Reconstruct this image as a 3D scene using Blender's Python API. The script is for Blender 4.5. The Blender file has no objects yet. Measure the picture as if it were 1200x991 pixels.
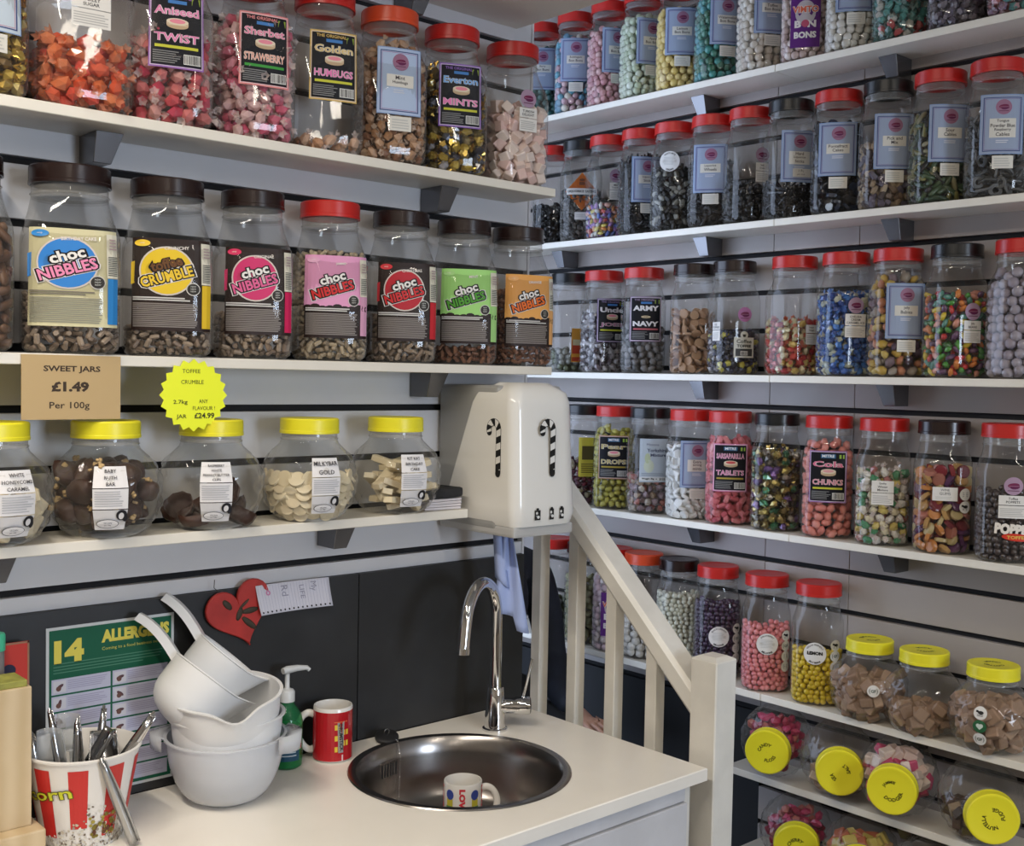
import bpy, bmesh, math, random
import numpy as np
from mathutils import Vector, Matrix, Euler
random.seed(7); RNG = np.random.default_rng(11)
SC = bpy.context.scene; COL = SC.collection
PI = math.pi
EYE = 1.643          # eye height; everything below is written relative to the eye and lifted by this at the end

# ------------------------------------------------------------------ camera
F_PX, YAW, PITCH, ROLL = 1341.9, math.radians(47.993), math.radians(2.371), math.radians(1.1156)
fw = Vector((math.cos(YAW)*math.cos(PITCH), math.sin(YAW)*math.cos(PITCH), -math.sin(PITCH)))
r0 = Vector((math.sin(YAW), -math.cos(YAW), 0)); u0 = r0.cross(fw)
rr = r0*math.cos(ROLL)+u0*math.sin(ROLL); uu = -r0*math.sin(ROLL)+u0*math.cos(ROLL)
cam = bpy.data.cameras.new('camera'); cam.sensor_width = 36; cam.sensor_fit = 'HORIZONTAL'; cam.lens = F_PX/1200*36
cam.clip_start = .02; cam.clip_end = 60
co = bpy.data.objects.new('camera', cam); COL.objects.link(co)
co.matrix_world = Matrix(((rr.x, uu.x, -fw.x, 0), (rr.y, uu.y, -fw.y, 0), (rr.z, uu.z, -fw.z, EYE), (0, 0, 0, 1)))
SC.camera = co
# ------------------------------------------------------------------ world, lamps, exposure
SC.view_settings.view_transform = 'Standard'; SC.view_settings.look = 'None'
SC.view_settings.gamma = 1; SC.view_settings.use_curve_mapping = False; SC.view_settings.exposure = 0.62
SC.cycles.transparent_max_bounces = 40; SC.cycles.max_bounces = 10
SC.cycles.sample_clamp_indirect = 6
wd = bpy.data.worlds.new('daylight'); SC.world = wd; wd.use_nodes = True
wd.node_tree.nodes['Background'].inputs[0].default_value = (.62, .75, 1, 1)
wd.node_tree.nodes['Background'].inputs[1].default_value = 3.0
def area(name, loc, aim, sx, sy, power, color):
    l = bpy.data.lights.new(name, 'AREA'); l.shape = 'RECTANGLE'; l.size = sx; l.size_y = sy; l.energy = power; l.color = color
    o = bpy.data.objects.new(name, l); COL.objects.link(o); o.location = (loc[0], loc[1], loc[2]+EYE)
    o.rotation_euler = Vector((aim[0]-loc[0], aim[1]-loc[1], aim[2]-loc[2])).to_track_quat('-Z', 'Y').to_euler()
    return o
CEIL = 1.16
WARM = (1, .90, .77)
area('strip_light', (-.05, .85, CEIL-.075), (-.05, .85, 0), .09, 1.5, 25, WARM)
area('strip_light', (1.05, -.85, CEIL-.075), (1.05, -.85, 0), .09, 1.5, 10.5, WARM)
area('strip_light', (-.7, -1.5, CEIL-.075), (-.7, -1.5, 0), .09, 1.5, 9, WARM)
area('window_daylight', (1.38, -2.36, .0), (1.1, 0, .0), .75, 1.0, 30, (.72, .84, 1))

# ------------------------------------------------------------------ materials
MATS = {}
def hx(c): return tuple(c) if len(c) == 4 else (*c, 1)
def mat(name, color, rough=.5, metal=0, spec=.5, noise=0, nscale=30, bump=0, bscale=80, coat=0, sss=0):
    key = (name, tuple(color), rough, metal, spec, noise, bump)
    if key in MATS: return MATS[key]
    m = bpy.data.materials.new(name); m.use_nodes = True; nt = m.node_tree; b = nt.nodes['Principled BSDF']
    b.inputs['Base Color'].default_value = hx(color); b.inputs['Roughness'].default_value = rough
    b.inputs['Metallic'].default_value = metal; b.inputs['Specular IOR Level'].default_value = spec
    if coat: b.inputs['Coat Weight'].default_value = coat; b.inputs['Coat Roughness'].default_value = .08
    if sss: b.inputs['Subsurface Weight'].default_value = sss; b.inputs['Subsurface Radius'].default_value = (.01, .01, .01)
    if noise:
        tc = nt.nodes.new('ShaderNodeTexCoord'); n = nt.nodes.new('ShaderNodeTexNoise'); n.inputs['Scale'].default_value = nscale
        n.inputs['Detail'].default_value = 6
        r = nt.nodes.new('ShaderNodeValToRGB'); c = color
        r.color_ramp.elements[0].position = .35; r.color_ramp.elements[1].position = .7
        r.color_ramp.elements[0].color = (c[0]*(1-noise), c[1]*(1-noise), c[2]*(1-noise), 1)
        r.color_ramp.elements[1].color = (min(1, c[0]*(1+noise)), min(1, c[1]*(1+noise)), min(1, c[2]*(1+noise)), 1)
        nt.links.new(tc.outputs['Object'], n.inputs['Vector']); nt.links.new(n.outputs['Fac'], r.inputs[0]); nt.links.new(r.outputs[0], b.inputs['Base Color'])
    if bump:
        tc = nt.nodes.new('ShaderNodeTexCoord'); n = nt.nodes.new('ShaderNodeTexNoise'); n.inputs['Scale'].default_value = bscale
        bp = nt.nodes.new('ShaderNodeBump'); bp.inputs['Strength'].default_value = bump; bp.inputs['Distance'].default_value = .002
        nt.links.new(tc.outputs['Object'], n.inputs['Vector']); nt.links.new(n.outputs['Fac'], bp.inputs['Height']); nt.links.new(bp.outputs[0], b.inputs['Normal'])
    MATS[key] = m; return m
def clear(name, tint=(.96, .97, .97), rough=.04, haze=.035, hazecol=(.85, .85, .83), bump=.15):
    key = ('clear', name)
    if key in MATS: return MATS[key]
    m = bpy.data.materials.new(name); m.use_nodes = True; nt = m.node_tree; N = nt.nodes; L = nt.links
    N.remove(N['Principled BSDF']); out = N['Material Output']
    tr = N.new('ShaderNodeBsdfTransparent'); tr.inputs[0].default_value = hx(tint)
    gl = N.new('ShaderNodeBsdfGlossy'); gl.inputs['Roughness'].default_value = rough
    df = N.new('ShaderNodeBsdfDiffuse'); df.inputs[0].default_value = hx(hazecol)
    fr = N.new('ShaderNodeFresnel'); ge = N.new('ShaderNodeNewGeometry'); io = N.new('ShaderNodeMapRange')   # thin wall: the same reflectance from both sides
    io.inputs['To Min'].default_value = 1.40; io.inputs['To Max'].default_value = 1/1.40; L.new(ge.outputs['Backfacing'], io.inputs['Value']); L.new(io.outputs[0], fr.inputs['IOR'])
    lw = N.new('ShaderNodeLayerWeight'); lw.inputs[0].default_value = .25
    mu = N.new('ShaderNodeMath'); mu.operation = 'MULTIPLY_ADD'; mu.inputs[1].default_value = .11; mu.inputs[2].default_value = haze
    L.new(lw.outputs['Facing'], mu.inputs[0])
    a = N.new('ShaderNodeMixShader'); L.new(mu.outputs[0], a.inputs[0]); L.new(tr.outputs[0], a.inputs[1]); L.new(df.outputs[0], a.inputs[2])
    b = N.new('ShaderNodeMixShader'); L.new(fr.outputs[0], b.inputs[0]); L.new(a.outputs[0], b.inputs[1]); L.new(gl.outputs[0], b.inputs[2])
    L.new(b.outputs[0], out.inputs[0])
    if bump:
        tc = N.new('ShaderNodeTexCoord'); n = N.new('ShaderNodeTexNoise'); n.inputs['Scale'].default_value = 18
        bp = N.new('ShaderNodeBump'); bp.inputs['Strength'].default_value = bump; bp.inputs['Distance'].default_value = .004
        L.new(tc.outputs['Object'], n.inputs['Vector']); L.new(n.outputs['Fac'], bp.inputs['Height'])
        L.new(bp.outputs[0], gl.inputs['Normal']); L.new(bp.outputs[0], fr.inputs['Normal'])
    MATS[key] = m; return m
def palette(name, cols, rough=.45, metal=0, per='island', coat=0, sss=0, bump=0):
    key = ('pal', name, per)
    if key in MATS: return MATS[key]
    m = bpy.data.materials.new(name); m.use_nodes = True; nt = m.node_tree; b = nt.nodes['Principled BSDF']
    b.inputs['Roughness'].default_value = rough; b.inputs['Metallic'].default_value = metal
    if coat: b.inputs['Coat Weight'].default_value = coat
    if sss: b.inputs['Subsurface Weight'].default_value = sss; b.inputs['Subsurface Radius'].default_value = (.006, .005, .004)
    src = nt.nodes.new('ShaderNodeNewGeometry').outputs['Random Per Island'] if per == 'island' else nt.nodes.new('ShaderNodeObjectInfo').outputs['Random']
    r = nt.nodes.new('ShaderNodeValToRGB'); r.color_ramp.interpolation = 'CONSTANT'
    n = len(cols); els = r.color_ramp.elements
    els[0].position = 0; els[0].color = hx(cols[0]); els[1].position = 1/n if n > 1 else 1; els[1].color = hx(cols[1 % n])
    for i in range(2, n): e = els.new(i/n); e.color = hx(cols[i])
    nt.links.new(src, r.inputs[0]); nt.links.new(r.outputs[0], b.inputs['Base Color'])
    if bump:
        tc = nt.nodes.new('ShaderNodeTexCoord'); nn = nt.nodes.new('ShaderNodeTexNoise'); nn.inputs['Scale'].default_value = 300
        bp = nt.nodes.new('ShaderNodeBump'); bp.inputs['Strength'].default_value = bump; bp.inputs['Distance'].default_value = .001
        nt.links.new(tc.outputs['Object'], nn.inputs['Vector']); nt.links.new(nn.outputs['Fac'], bp.inputs['Height']); nt.links.new(bp.outputs[0], b.inputs['Normal'])
    MATS[key] = m; return m
def wave_bands(name, c1, c2, axis, scale):
    m = bpy.data.materials.new(name); m.use_nodes = True; nt = m.node_tree; b = nt.nodes['Principled BSDF']
    tc = nt.nodes.new('ShaderNodeTexCoord'); w = nt.nodes.new('ShaderNodeTexWave'); w.bands_direction = axis; w.inputs['Scale'].default_value = scale
    w.inputs['Distortion'].default_value = 3; w.inputs['Detail'].default_value = 3; w.inputs['Detail Scale'].default_value = .6
    r = nt.nodes.new('ShaderNodeValToRGB'); r.color_ramp.elements[0].color = hx(c1); r.color_ramp.elements[1].color = hx(c2)
    nt.links.new(tc.outputs['Object'], w.inputs['Vector']); nt.links.new(w.outputs['Fac'], r.inputs[0]); nt.links.new(r.outputs[0], b.inputs['Base Color'])
    b.inputs['Roughness'].default_value = .55
    return m
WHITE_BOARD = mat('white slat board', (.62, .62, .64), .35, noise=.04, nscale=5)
WALL_DIM = mat('dimmed white slat board', (.34, .305, .285), .4, noise=.04, nscale=4)  # same white slats, with the right wall's dimness put into the colour
SLOT = mat('black slot', (.006, .006, .008), .8)
SHELF_M = mat('cream melamine', (.78, .74, .65), .4, noise=.03, nscale=8)
COUNTER_M = mat('cream worktop', (.90, .86, .78), .28, noise=.03, nscale=6)
PAINT = mat('white gloss paint', (.76, .74, .68), .35, noise=.06, nscale=14, bump=.15, bscale=25)
SLATE = mat('dark slate panel', (.016, .017, .019), .42, noise=.35, nscale=7)
GREYMET = mat('grey bracket steel', (.17, .17, .18), .25, metal=.8)
CHROME = mat('chrome', (.72, .72, .72), .07, metal=1)
STEEL = mat('brushed steel', (.31, .29, .275), .26, metal=1, noise=.06, nscale=12)
JARGLASS = clear('clear jar plastic', tint=(.90,.893,.878), haze=.008)
GLOBEGLASS = clear('faceted clear plastic', tint=(.92, .915, .90), haze=.008, rough=.03, bump=0)
NECKGLASS = clear('thick neck plastic', tint=(.84, .83, .81), haze=.12)
LIDCOL = {'red': mat('red lid plastic', (.50, .018, .014), .32), 'brown': mat('dark brown lid plastic', (.017, .008, .007), .25),
          'black': mat('black lid plastic', (.010, .011, .012), .28), 'yellow': mat('yellow lid plastic', (.82, .74, .025), .38),
          'orange': mat('orange red lid plastic', (.66, .07, .02), .32)}

# ------------------------------------------------------------------ mesh helpers
def mk(name, verts, faces, mats, idx=None, parent=None, smooth=False):
    me = bpy.data.meshes.new(name); me.from_pydata([tuple(v) for v in verts], [], [tuple(f) for f in faces])
    for m in (mats if isinstance(mats, (list, tuple)) else [mats]): me.materials.append(m)
    if idx is not None: me.polygons.foreach_set('material_index', idx)
    if smooth: me.polygons.foreach_set('use_smooth', [True]*len(me.polygons))
    me.update(); o = bpy.data.objects.new(name, me); COL.objects.link(o)
    if parent: o.parent = parent
    return o
def bmobj(name, bm, m, parent=None, smooth=False):
    me = bpy.data.meshes.new(name); bm.normal_update(); bm.to_mesh(me); bm.free()
    for x in (m if isinstance(m, (list, tuple)) else [m]): me.materials.append(x)
    if smooth: me.polygons.foreach_set('use_smooth', [True]*len(me.polygons))
    o = bpy.data.objects.new(name, me); COL.objects.link(o)
    if parent: o.parent = parent
    return o
def smooth_by_angle(o, ang=40):
    me = o.data; me.polygons.foreach_set('use_smooth', [True]*len(me.polygons))
    bm = bmesh.new(); bm.from_mesh(me); lim = math.radians(ang)
    for e in bm.edges:
        if len(e.link_faces) == 2 and e.calc_face_angle(0) > lim: e.smooth = False
    bm.to_mesh(me); bm.free(); return o
def bbox_bm(x0, x1, y0, y1, z0, z1, bev=0, bm=None, seg=1):
    own = bm or bmesh.new(); r = bmesh.ops.create_cube(own, size=1)
    for v in r['verts']: v.co = Vector(((x0+x1)/2+v.co.x*(x1-x0), (y0+y1)/2+v.co.y*(y1-y0), (z0+z1)/2+v.co.z*(z1-z0)))
    if bev: bmesh.ops.bevel(own, geom=list({e for v in r['verts'] for e in v.link_edges}), offset=bev, segments=seg, affect='EDGES', profile=.6)
    return own
def box(name, x0, x1, y0, y1, z0, z1, m, parent=None, bev=0, seg=1): return bmobj(name, bbox_bm(x0, x1, y0, y1, z0, z1, bev, seg=seg), m, parent)
def tag(o, label, cat, group=None, kind=None):
    if label: o['label'] = label
    if cat: o['category'] = cat
    if group: o['group'] = group
    if kind: o['kind'] = kind
    return o
def struct(o): o['kind'] = 'structure'; return o
def empty(name, loc=(0, 0, 0), rz=0):
    o = bpy.data.objects.new(name, None); COL.objects.link(o); o.location = loc; o.rotation_euler = (0, 0, rz); o.empty_display_size = .05
    return o
def lathe_data(prof, seg=32, f=None):
    V, Fc = [], []
    for k, (r, z) in enumerate(prof):
        for i in range(seg):
            t = 2*PI*i/seg; q = r*(f(t, k) if f else 1); V.append((q*math.cos(t), q*math.sin(t), z))
    for k in range(len(prof)-1):
        for i in range(seg):
            j = (i+1) % seg; Fc.append((k*seg+i, k*seg+j, (k+1)*seg+j, (k+1)*seg+i))
    return V, Fc
def lathe(name, prof, m, parent=None, seg=32, smooth=True, f=None, cap=None):
    V, Fc = lathe_data(prof, seg, f)
    n = len(prof)
    if cap in ('both', 'bottom'): Fc.append(tuple(range(seg))[::-1])
    if cap in ('both', 'top'): Fc.append(tuple(range((n-1)*seg, n*seg)))
    o = mk(name, V, Fc, m, parent=parent)
    if smooth: smooth_by_angle(o, 38)
    return o
def tube(name, pts, rad, m, parent=None, seg=12, smooth=True, cap=True, flat=1.0):
    P = [Vector(p) for p in pts]; n = len(P); R = rad if isinstance(rad, (list, tuple)) else [rad]*n
    V, Fc = [], []; up = None
    for i in range(n):
        d = (P[min(i+1, n-1)]-P[max(i-1, 0)]).normalized()
        if up is None: up = Vector((0, 0, 1)) if abs(d.z) < .9 else Vector((1, 0, 0))
        s = d.cross(up).normalized(); up = s.cross(d).normalized()
        for k in range(seg):
            t = 2*PI*k/seg; V.append(P[i]+s*math.cos(t)*R[i]+up*math.sin(t)*R[i]*flat)
    for i in range(n-1):
        for k in range(seg):
            j = (k+1) % seg; Fc.append((i*seg+k, i*seg+j, (i+1)*seg+j, (i+1)*seg+k))
    if cap: Fc.append(tuple(range(seg))[::-1]); Fc.append(tuple(range((n-1)*seg, n*seg)))
    o = mk(name, V, Fc, m, parent=parent)
    if smooth: smooth_by_angle(o, 50)
    return o
def arc_pts(c, r, a0, a1, n, ax1, ax2):
    ax1, ax2, c = Vector(ax1), Vector(ax2), Vector(c)
    return [c+ax1*r*math.cos(a0+(a1-a0)*i/n)+ax2*r*math.sin(a0+(a1-a0)*i/n) for i in range(n+1)]

# ------------------------------------------------------------------ printed matter: flat shapes in (u, v), layered
TEXTS = {}
def text_geo(s, bold=0.0):
    k = (s, bold)
    if k in TEXTS: return TEXTS[k]
    cu = bpy.data.curves.new('t', 'FONT'); cu.body = s; cu.size = 1; cu.resolution_u = 2; cu.offset = bold; cu.dimensions = '2D'; cu.fill_mode = 'FRONT'
    o = bpy.data.objects.new('t', cu); me = o.to_mesh(); n = len(me.vertices)
    co_ = np.zeros(n*3); me.vertices.foreach_get('co', co_); co_ = co_.reshape(-1, 3)[:, :2]
    fs = [tuple(p.vertices) for p in me.polygons]
    o.to_mesh_clear(); bpy.data.objects.remove(o); bpy.data.curves.remove(cu)
    lo, hi = co_.min(0), co_.max(0); co_ = co_-(lo+hi)/2; TEXTS[k] = (co_, fs, hi-lo); return TEXTS[k]
def pm(c): return mat('print', c, .45, spec=.2)
class Print:
    def __init__(s): s.V = []; s.F = []; s.I = []; s.M = []; s.L = 0
    def mi(s, c):
        m = c if isinstance(c, bpy.types.Material) else pm(c)
        if m not in s.M: s.M.append(m)
        return s.M.index(m)
    def add(s, pts, faces, c, layer):
        b = len(s.V); s.V += [(p[0], p[1], layer) for p in pts]; s.F += [tuple(b+i for i in f) for f in faces]; s.I += [s.mi(c)]*len(faces)
    def rect(s, x0, y0, x1, y1, c, layer=1):
        n = max(1, int(abs(x1-x0)/.007)); pts = []
        for i in range(n+1):
            x = x0+(x1-x0)*i/n; pts += [(x, y0), (x, y1)]
        s.add(pts, [(2*i, 2*i+2, 2*i+3, 2*i+1) for i in range(n)], c, layer)
    def ring(s, x0, y0, x1, y1, t, c, layer=1):
        s.rect(x0, y0, x1, y0+t, c, layer); s.rect(x0, y1-t, x1, y1, c, layer); s.rect(x0, y0, x0+t, y1, c, layer); s.rect(x1-t, y0, x1, y1, c, layer)
    def ell(s, x, y, rx, ry, c, layer=1, n=20, rot=0):
        P = [(x, y)]
        for i in range(n):
            a, b = rx*math.cos(2*PI*i/n), ry*math.sin(2*PI*i/n)
            P.append((x+a*math.cos(rot)-b*math.sin(rot), y+a*math.sin(rot)+b*math.cos(rot)))
        s.add(P, [(0, i+1, (i+1) % n+1) for i in range(n)], c, layer)
    def poly(s, pts, c, layer=1): s.add(pts, [tuple(range(len(pts)))], c, layer)
    def text(s, t, x, y, h, c, layer=2, w=None, bold=0.0, rot=0, maxw=None, arc=None):
        co_, fs, sz = text_geo(t, bold); k = h/max(.5, sz[1]); kx = k
        if w: kx = w/sz[0]
        if maxw and sz[0]*kx > maxw: kx = maxw/sz[0]
        P = []
        for a, b in co_:
            a, b = a*kx, b*k
            if arc:                                     # bend on a circle of radius arc, bulging up (or down if negative)
                R = abs(arc); th = a/R; q = R+b*(1 if arc > 0 else -1); a, b = q*math.sin(th), (q*math.cos(th)-0)*(1 if arc > 0 else -1)
            P.append((x+a*math.cos(rot)-b*math.sin(rot), y+a*math.sin(rot)+b*math.cos(rot)))
        s.add(P, fs, c, layer)
    def lines(s, x0, x1, y0, y1, n, c, layer=2, fill=.45, ragged=.25):
        for i in range(n):
            y = y1-(y1-y0)*(i+.5)/n; h = (y1-y0)/n*fill/2; e = x1-(x1-x0)*ragged*random.random()
            s.rect(x0, y-h, e, y+h, c, layer)
    def barcode(s, x0, y0, x1, y1, layer=3, vertical=False):
        s.rect(x0, y0, x1, y1, (.75, .75, .72), layer); x = x0+.0012
        while x < x1-.001:
            w = random.choice((.0005, .0009, .0013)); s.rect(x, y0+.001, min(x+w, x1-.0008), y1-.001, (.02, .02, .02), layer+1); x += w+random.choice((.0006, .001))
    def build(s, name, fn, parent=None):
        V = [fn(u, v, l) for u, v, l in s.V]
        o = mk(name, V, s.F, s.M, s.I, parent); return o
LSTEP = .00022
def on_plane(origin, ux, vx, nrm):
    O, U, W, N = Vector(origin), Vector(ux), Vector(vx), Vector(nrm)
    return lambda u, v, l: O+U*u+W*v+N*(l*LSTEP)

# ------------------------------------------------------------------ jars
# square jar profile: (z, half width, exponent)
SQ = [(0, .050, 3), (.0015, .056, 3.4), (.008, .0635, 3.8), (.016, .0655, 4), (.06, .066, 4.2), (.12, .066, 4.2), (.176, .066, 4.1), (.190, .0645, 3.8), (.202, .061, 3.2),
      (.217, .0575, 2.6), (.231, .0545, 2.2), (.243, .0525, 2), (.250, .052, 2), (.266, .052, 2)]
RD = [(0, .046, 2.2), (.0015, .052, 2.4), (.008, .0595, 2.8), (.018, .0615, 3), (.06, .062, 3.0), (.12, .062, 3.0), (.190, .062, 3.0), (.204, .0605, 2.7), (.216, .057, 2.4),
      (.228, .0535, 2.1), (.240, .051, 2), (.250, .051, 2), (.266, .051, 2)]
GL = [(0, .046, 2), (.002, .054, 2), (.010, .064, 2), (.028, .078, 2), (.05, .0855, 2), (.072, .088, 2), (.092, .087, 2), (.108, .082, 2), (.122, .073, 2), (.133, .062, 2),
      (.141, .054, 2), (.148, .051, 2), (.164, .051, 2)]
LIDZ = {'SQ': .266, 'RD': .266, 'GL': .160}
PROF = {'SQ': SQ, 'RD': RD, 'GL': GL}
def rad(shape, z, t):
    P = PROF[shape]; zs = [p[0] for p in P]; z = min(max(z, 0), zs[-1])
    a = np.interp(z, zs, [p[1] for p in P]); n = np.interp(z, zs, [p[2] for p in P])
    return a/(abs(math.cos(t))**n+abs(math.sin(t))**n)**(1/n)
def radv(shape, z, t):
    P = PROF[shape]; zs = [p[0] for p in P]
    a = np.interp(z, zs, [p[1] for p in P]); n = np.interp(z, zs, [p[2] for p in P])
    return a/(np.abs(np.cos(t))**n+np.abs(np.sin(t))**n)**(1/n)
JM = {}
def jar_meshes(shape):
    if shape in JM: return JM[shape]
    seg = 64; P = PROF[shape]; zs = []
    if shape == 'GL':
        zs = list(np.linspace(0, .141, 34))+[.148, .158]
    else: zs = [p[0] for p in P]
    V, Fc = [], []
    for k, z in enumerate(zs):
        for i in range(seg):
            t = 2*PI*i/seg; r = rad(shape, z, t)
            if shape == 'GL' and .010 < z < .130: r += .0034*math.cos(13*t+(PI if int(z/.021) % 2 else 0))*math.sin(PI*(z % .021)/.021)
            V.append((r*math.cos(t), r*math.sin(t), z))
    for k in range(len(zs)-1):
        for i in range(seg):
            j = (i+1) % seg; Fc.append((k*seg+i, k*seg+j, (k+1)*seg+j, (k+1)*seg+i))
    V.append((0, 0, .004)); c = len(V)-1
    for i in range(seg): Fc.append((c, (i+1) % seg, i))
    # moulded ring under the neck
    zn = .243 if shape != 'GL' else .143
    idx = [1 if all(V[i][2] >= zn for i in f) else 0 for f in Fc]
    for k, (zz, dr) in enumerate(((zn+.004, .0), (zn+.0065, .0022), (zn+.009, .0))):   # moulded ring under the lid
        if k == 0: b0 = len(V)
        for i in range(seg): t = 2*PI*i/seg; r = rad(shape, zz, t)+dr; V.append((r*math.cos(t), r*math.sin(t), zz))
    for k in range(2):
        for i in range(seg): j = (i+1) % seg; Fc.append((b0+k*seg+i, b0+k*seg+j, b0+(k+1)*seg+j, b0+(k+1)*seg+i)); idx.append(1)
    o = mk('jar_body', V, Fc, [GLOBEGLASS if shape == 'GL' else JARGLASS, NECKGLASS], idx, smooth=True); body = o.data; bpy.data.objects.remove(o)
    z0 = LIDZ[shape]; R = .0560 if shape != 'GL' else .0545; h = .029 if shape != 'GL' else .027
    pr = [(R-.003, z0-.0015), (R, z0-.001), (R, z0+.004), (R-.001, z0+.005), (R-.001, z0+h-.003), (R-.0025, z0+h-.0006), (R-.006, z0+h), (R-.010, z0+h-.0012), (.02, z0+h-.0012), (0.0005, z0+h-.0012)]
    lids = {}
    for c_, m in LIDCOL.items():
        V, Fc = lathe_data(pr, 72, lambda t, k: 1+(.008*(1 if int(round(t/(2*PI/72))) % 2 else 0) if 3 <= k <= 4 else 0))
        lo = mk('lid', V, Fc, m); smooth_by_angle(lo, 30); lids[c_] = lo.data; bpy.data.objects.remove(lo)
    JM[shape] = (body, lids); return JM[shape]
ARC = {}
def arc_table(shape):
    if shape in ARC: return ARC[shape]
    t = np.linspace(-PI, PI, 721); z = .09 if shape != 'GL' else .07
    r = radv(shape, z, t); x, y = r*np.cos(t), r*np.sin(t)
    s = np.concatenate([[0], np.cumsum(np.hypot(np.diff(x), np.diff(y)))]); s -= np.interp(0, t, s); ARC[shape] = (s, t); return ARC[shape]
def wrap(shape, zc, ang):
    zlim = .189 if shape != 'GL' else 1
    s, t = arc_table(shape)
    def fn(u, v, l):                                     # label face centred on local angle ang; u runs to the viewer's right
        a = float(np.interp(np.interp(ang, t, s)+u, s, t)); r = rad(shape, min(zc+v, zlim), a)+(.0040 if shape == 'GL' else .0006)+l*LSTEP
        return (r*math.cos(a), r*math.sin(a), zc+v)
    return fn

# ------------------------------------------------------------------ label designs
LIPS_D, LIPS_L = (.17, .02, .07), (.31, .15, .24)
def lips(p, x, y, r, layer=2, disc=LIPS_L):
    p.ell(x, y, r, r, disc, layer); p.ell(x, y+.08*r, .62*r, .26*r, LIPS_D, layer+1, 12, .12); p.ell(x+.15*r, y-.1*r, .5*r, .25*r, (.13, .02, .08), layer+2, 12, .12)
    p.rect(x-.5*r, y-.02*r, x+.55*r, y+.03*r, (.45, .2, .28), layer+3); p.lines(x-.6*r, x+.6*r, y-.62*r, y-.42*r, 1, (.15, .05, .1), layer+1, ragged=0)
def L_blue(lines, inner=(.15, .07, .22), sticker=True, extra=False, bg=(.30, .36, .49)):
    p = Print(); W, H = .044, .0625
    p.rect(-W, -H, W, H, bg, 0); p.ring(-W, -H, W, H, .0015, (.22, .32, .52), 1)
    p.ring(-W+.006, -H+.006, W-.006, H-.006, .0018, (.05, .07, .20), 1); p.ring(-W+.009, -H+.009, W-.009, H-.009, .0007, inner, 1)
    lips(p, .002, .036, .016)
    n = len(lines); hh = .0085*n+.004; p.rect(-.025, .010-hh, .027, .012, (.66, .64, .58), 2)
    for i, t in enumerate(lines): p.text(t, .001, .0065-i*.0092, .0074, (.05, .045, .05), 3, maxw=.048, bold=.012)
    p.lines(-.012, .014, .010-hh-.012, .010-hh-.004, 2, (.60, .62, .68), 2)
    if extra: p.rect(-.015, -.05, .03, -.03, (.62, .6, .55), 2); p.text('1 Pc', .006, -.035, .006, (.04, .04, .04), 3); p.text('per stick', .006, -.044, .005, (.04, .04, .04), 3)
    if sticker: p.rect(-.018, -H-.030, .024, -H-.003, (.68, .66, .60), 0); p.lines(-.014, .020, -H-.027, -H-.007, 4, (.5, .5, .47), 1)
    return p, (.0, .150)
def tin(p, x, y, w, top=(.75, .25, .32)):
    p.ell(x, y-.0042, w, .0055, (.50, .36, .22), 3); p.rect(x-w, y-.004, x+w, y+.002, (.62, .50, .34), 3); p.ell(x, y+.002, w, .0055, (.72, .62, .47), 4); p.ell(x, y+.0025, w*.72, .0035, top, 5)
def L_black(t1, t2, border, col1, col2, strip=(.55, .55, .05), head=True, field=(.008, .008, .012), top=(.75, .25, .32), big=False):
    p = Print(); W, H = .044, .062
    p.rect(-W, -H, W, H, border, 0); p.rect(-W+.004, -H+.004, W-.004, H-.004, field, 1)
    p.ring(-W+.0026, -H+.0026, W-.0026, H-.0026, .0008, (.75, .7, .72), 1)
    if head:
        p.rect(-.017, .044, .017, .054, (.03, .12, .25), 2); p.text('MITRE', 0, .0495, .0068, (.75, .78, .8), 3, w=.028, bold=.03); p.rect(.025, .044, .037, .053, (.30, .48, .06), 2)
    else:
        p.text('THE ORIGINAL', -.004, .053, .0055, border, 3, w=.056, bold=.02); p.rect(-.014, .042, .016, .0475, (.06, .2, .5), 2); p.rect(.024, .043, .038, .054, (.22, .30, .04), 2)
    p.text(t1, 0, .030, .0145, (.75, .72, .7), 2, w=.071, bold=.05); p.text(t1, 0, .030, .0140, col1, 3, w=.070, bold=.02)
    if big:
        p.ell(0, .006, .013, .0035, (.6, .48, .3), 3); p.text('AND', 0, .006, .004, (.1, .05, .02), 4)
    else: tin(p, .001, .011, .017, top)
    p.text(t2, 0, -.013, .0140, (.75, .72, .7), 2, w=.071, bold=.05); p.text(t2, 0, -.013, .0134, col2, 3, w=.070, bold=.02)
    p.rect(-.034, -.030, .034, -.0255, strip, 2); p.lines(-.037, .008, -.055, -.034, 6, (.22, .22, .22), 2); p.barcode(.011, -.054, .038, -.038)
    return p, (0, .150)
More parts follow.
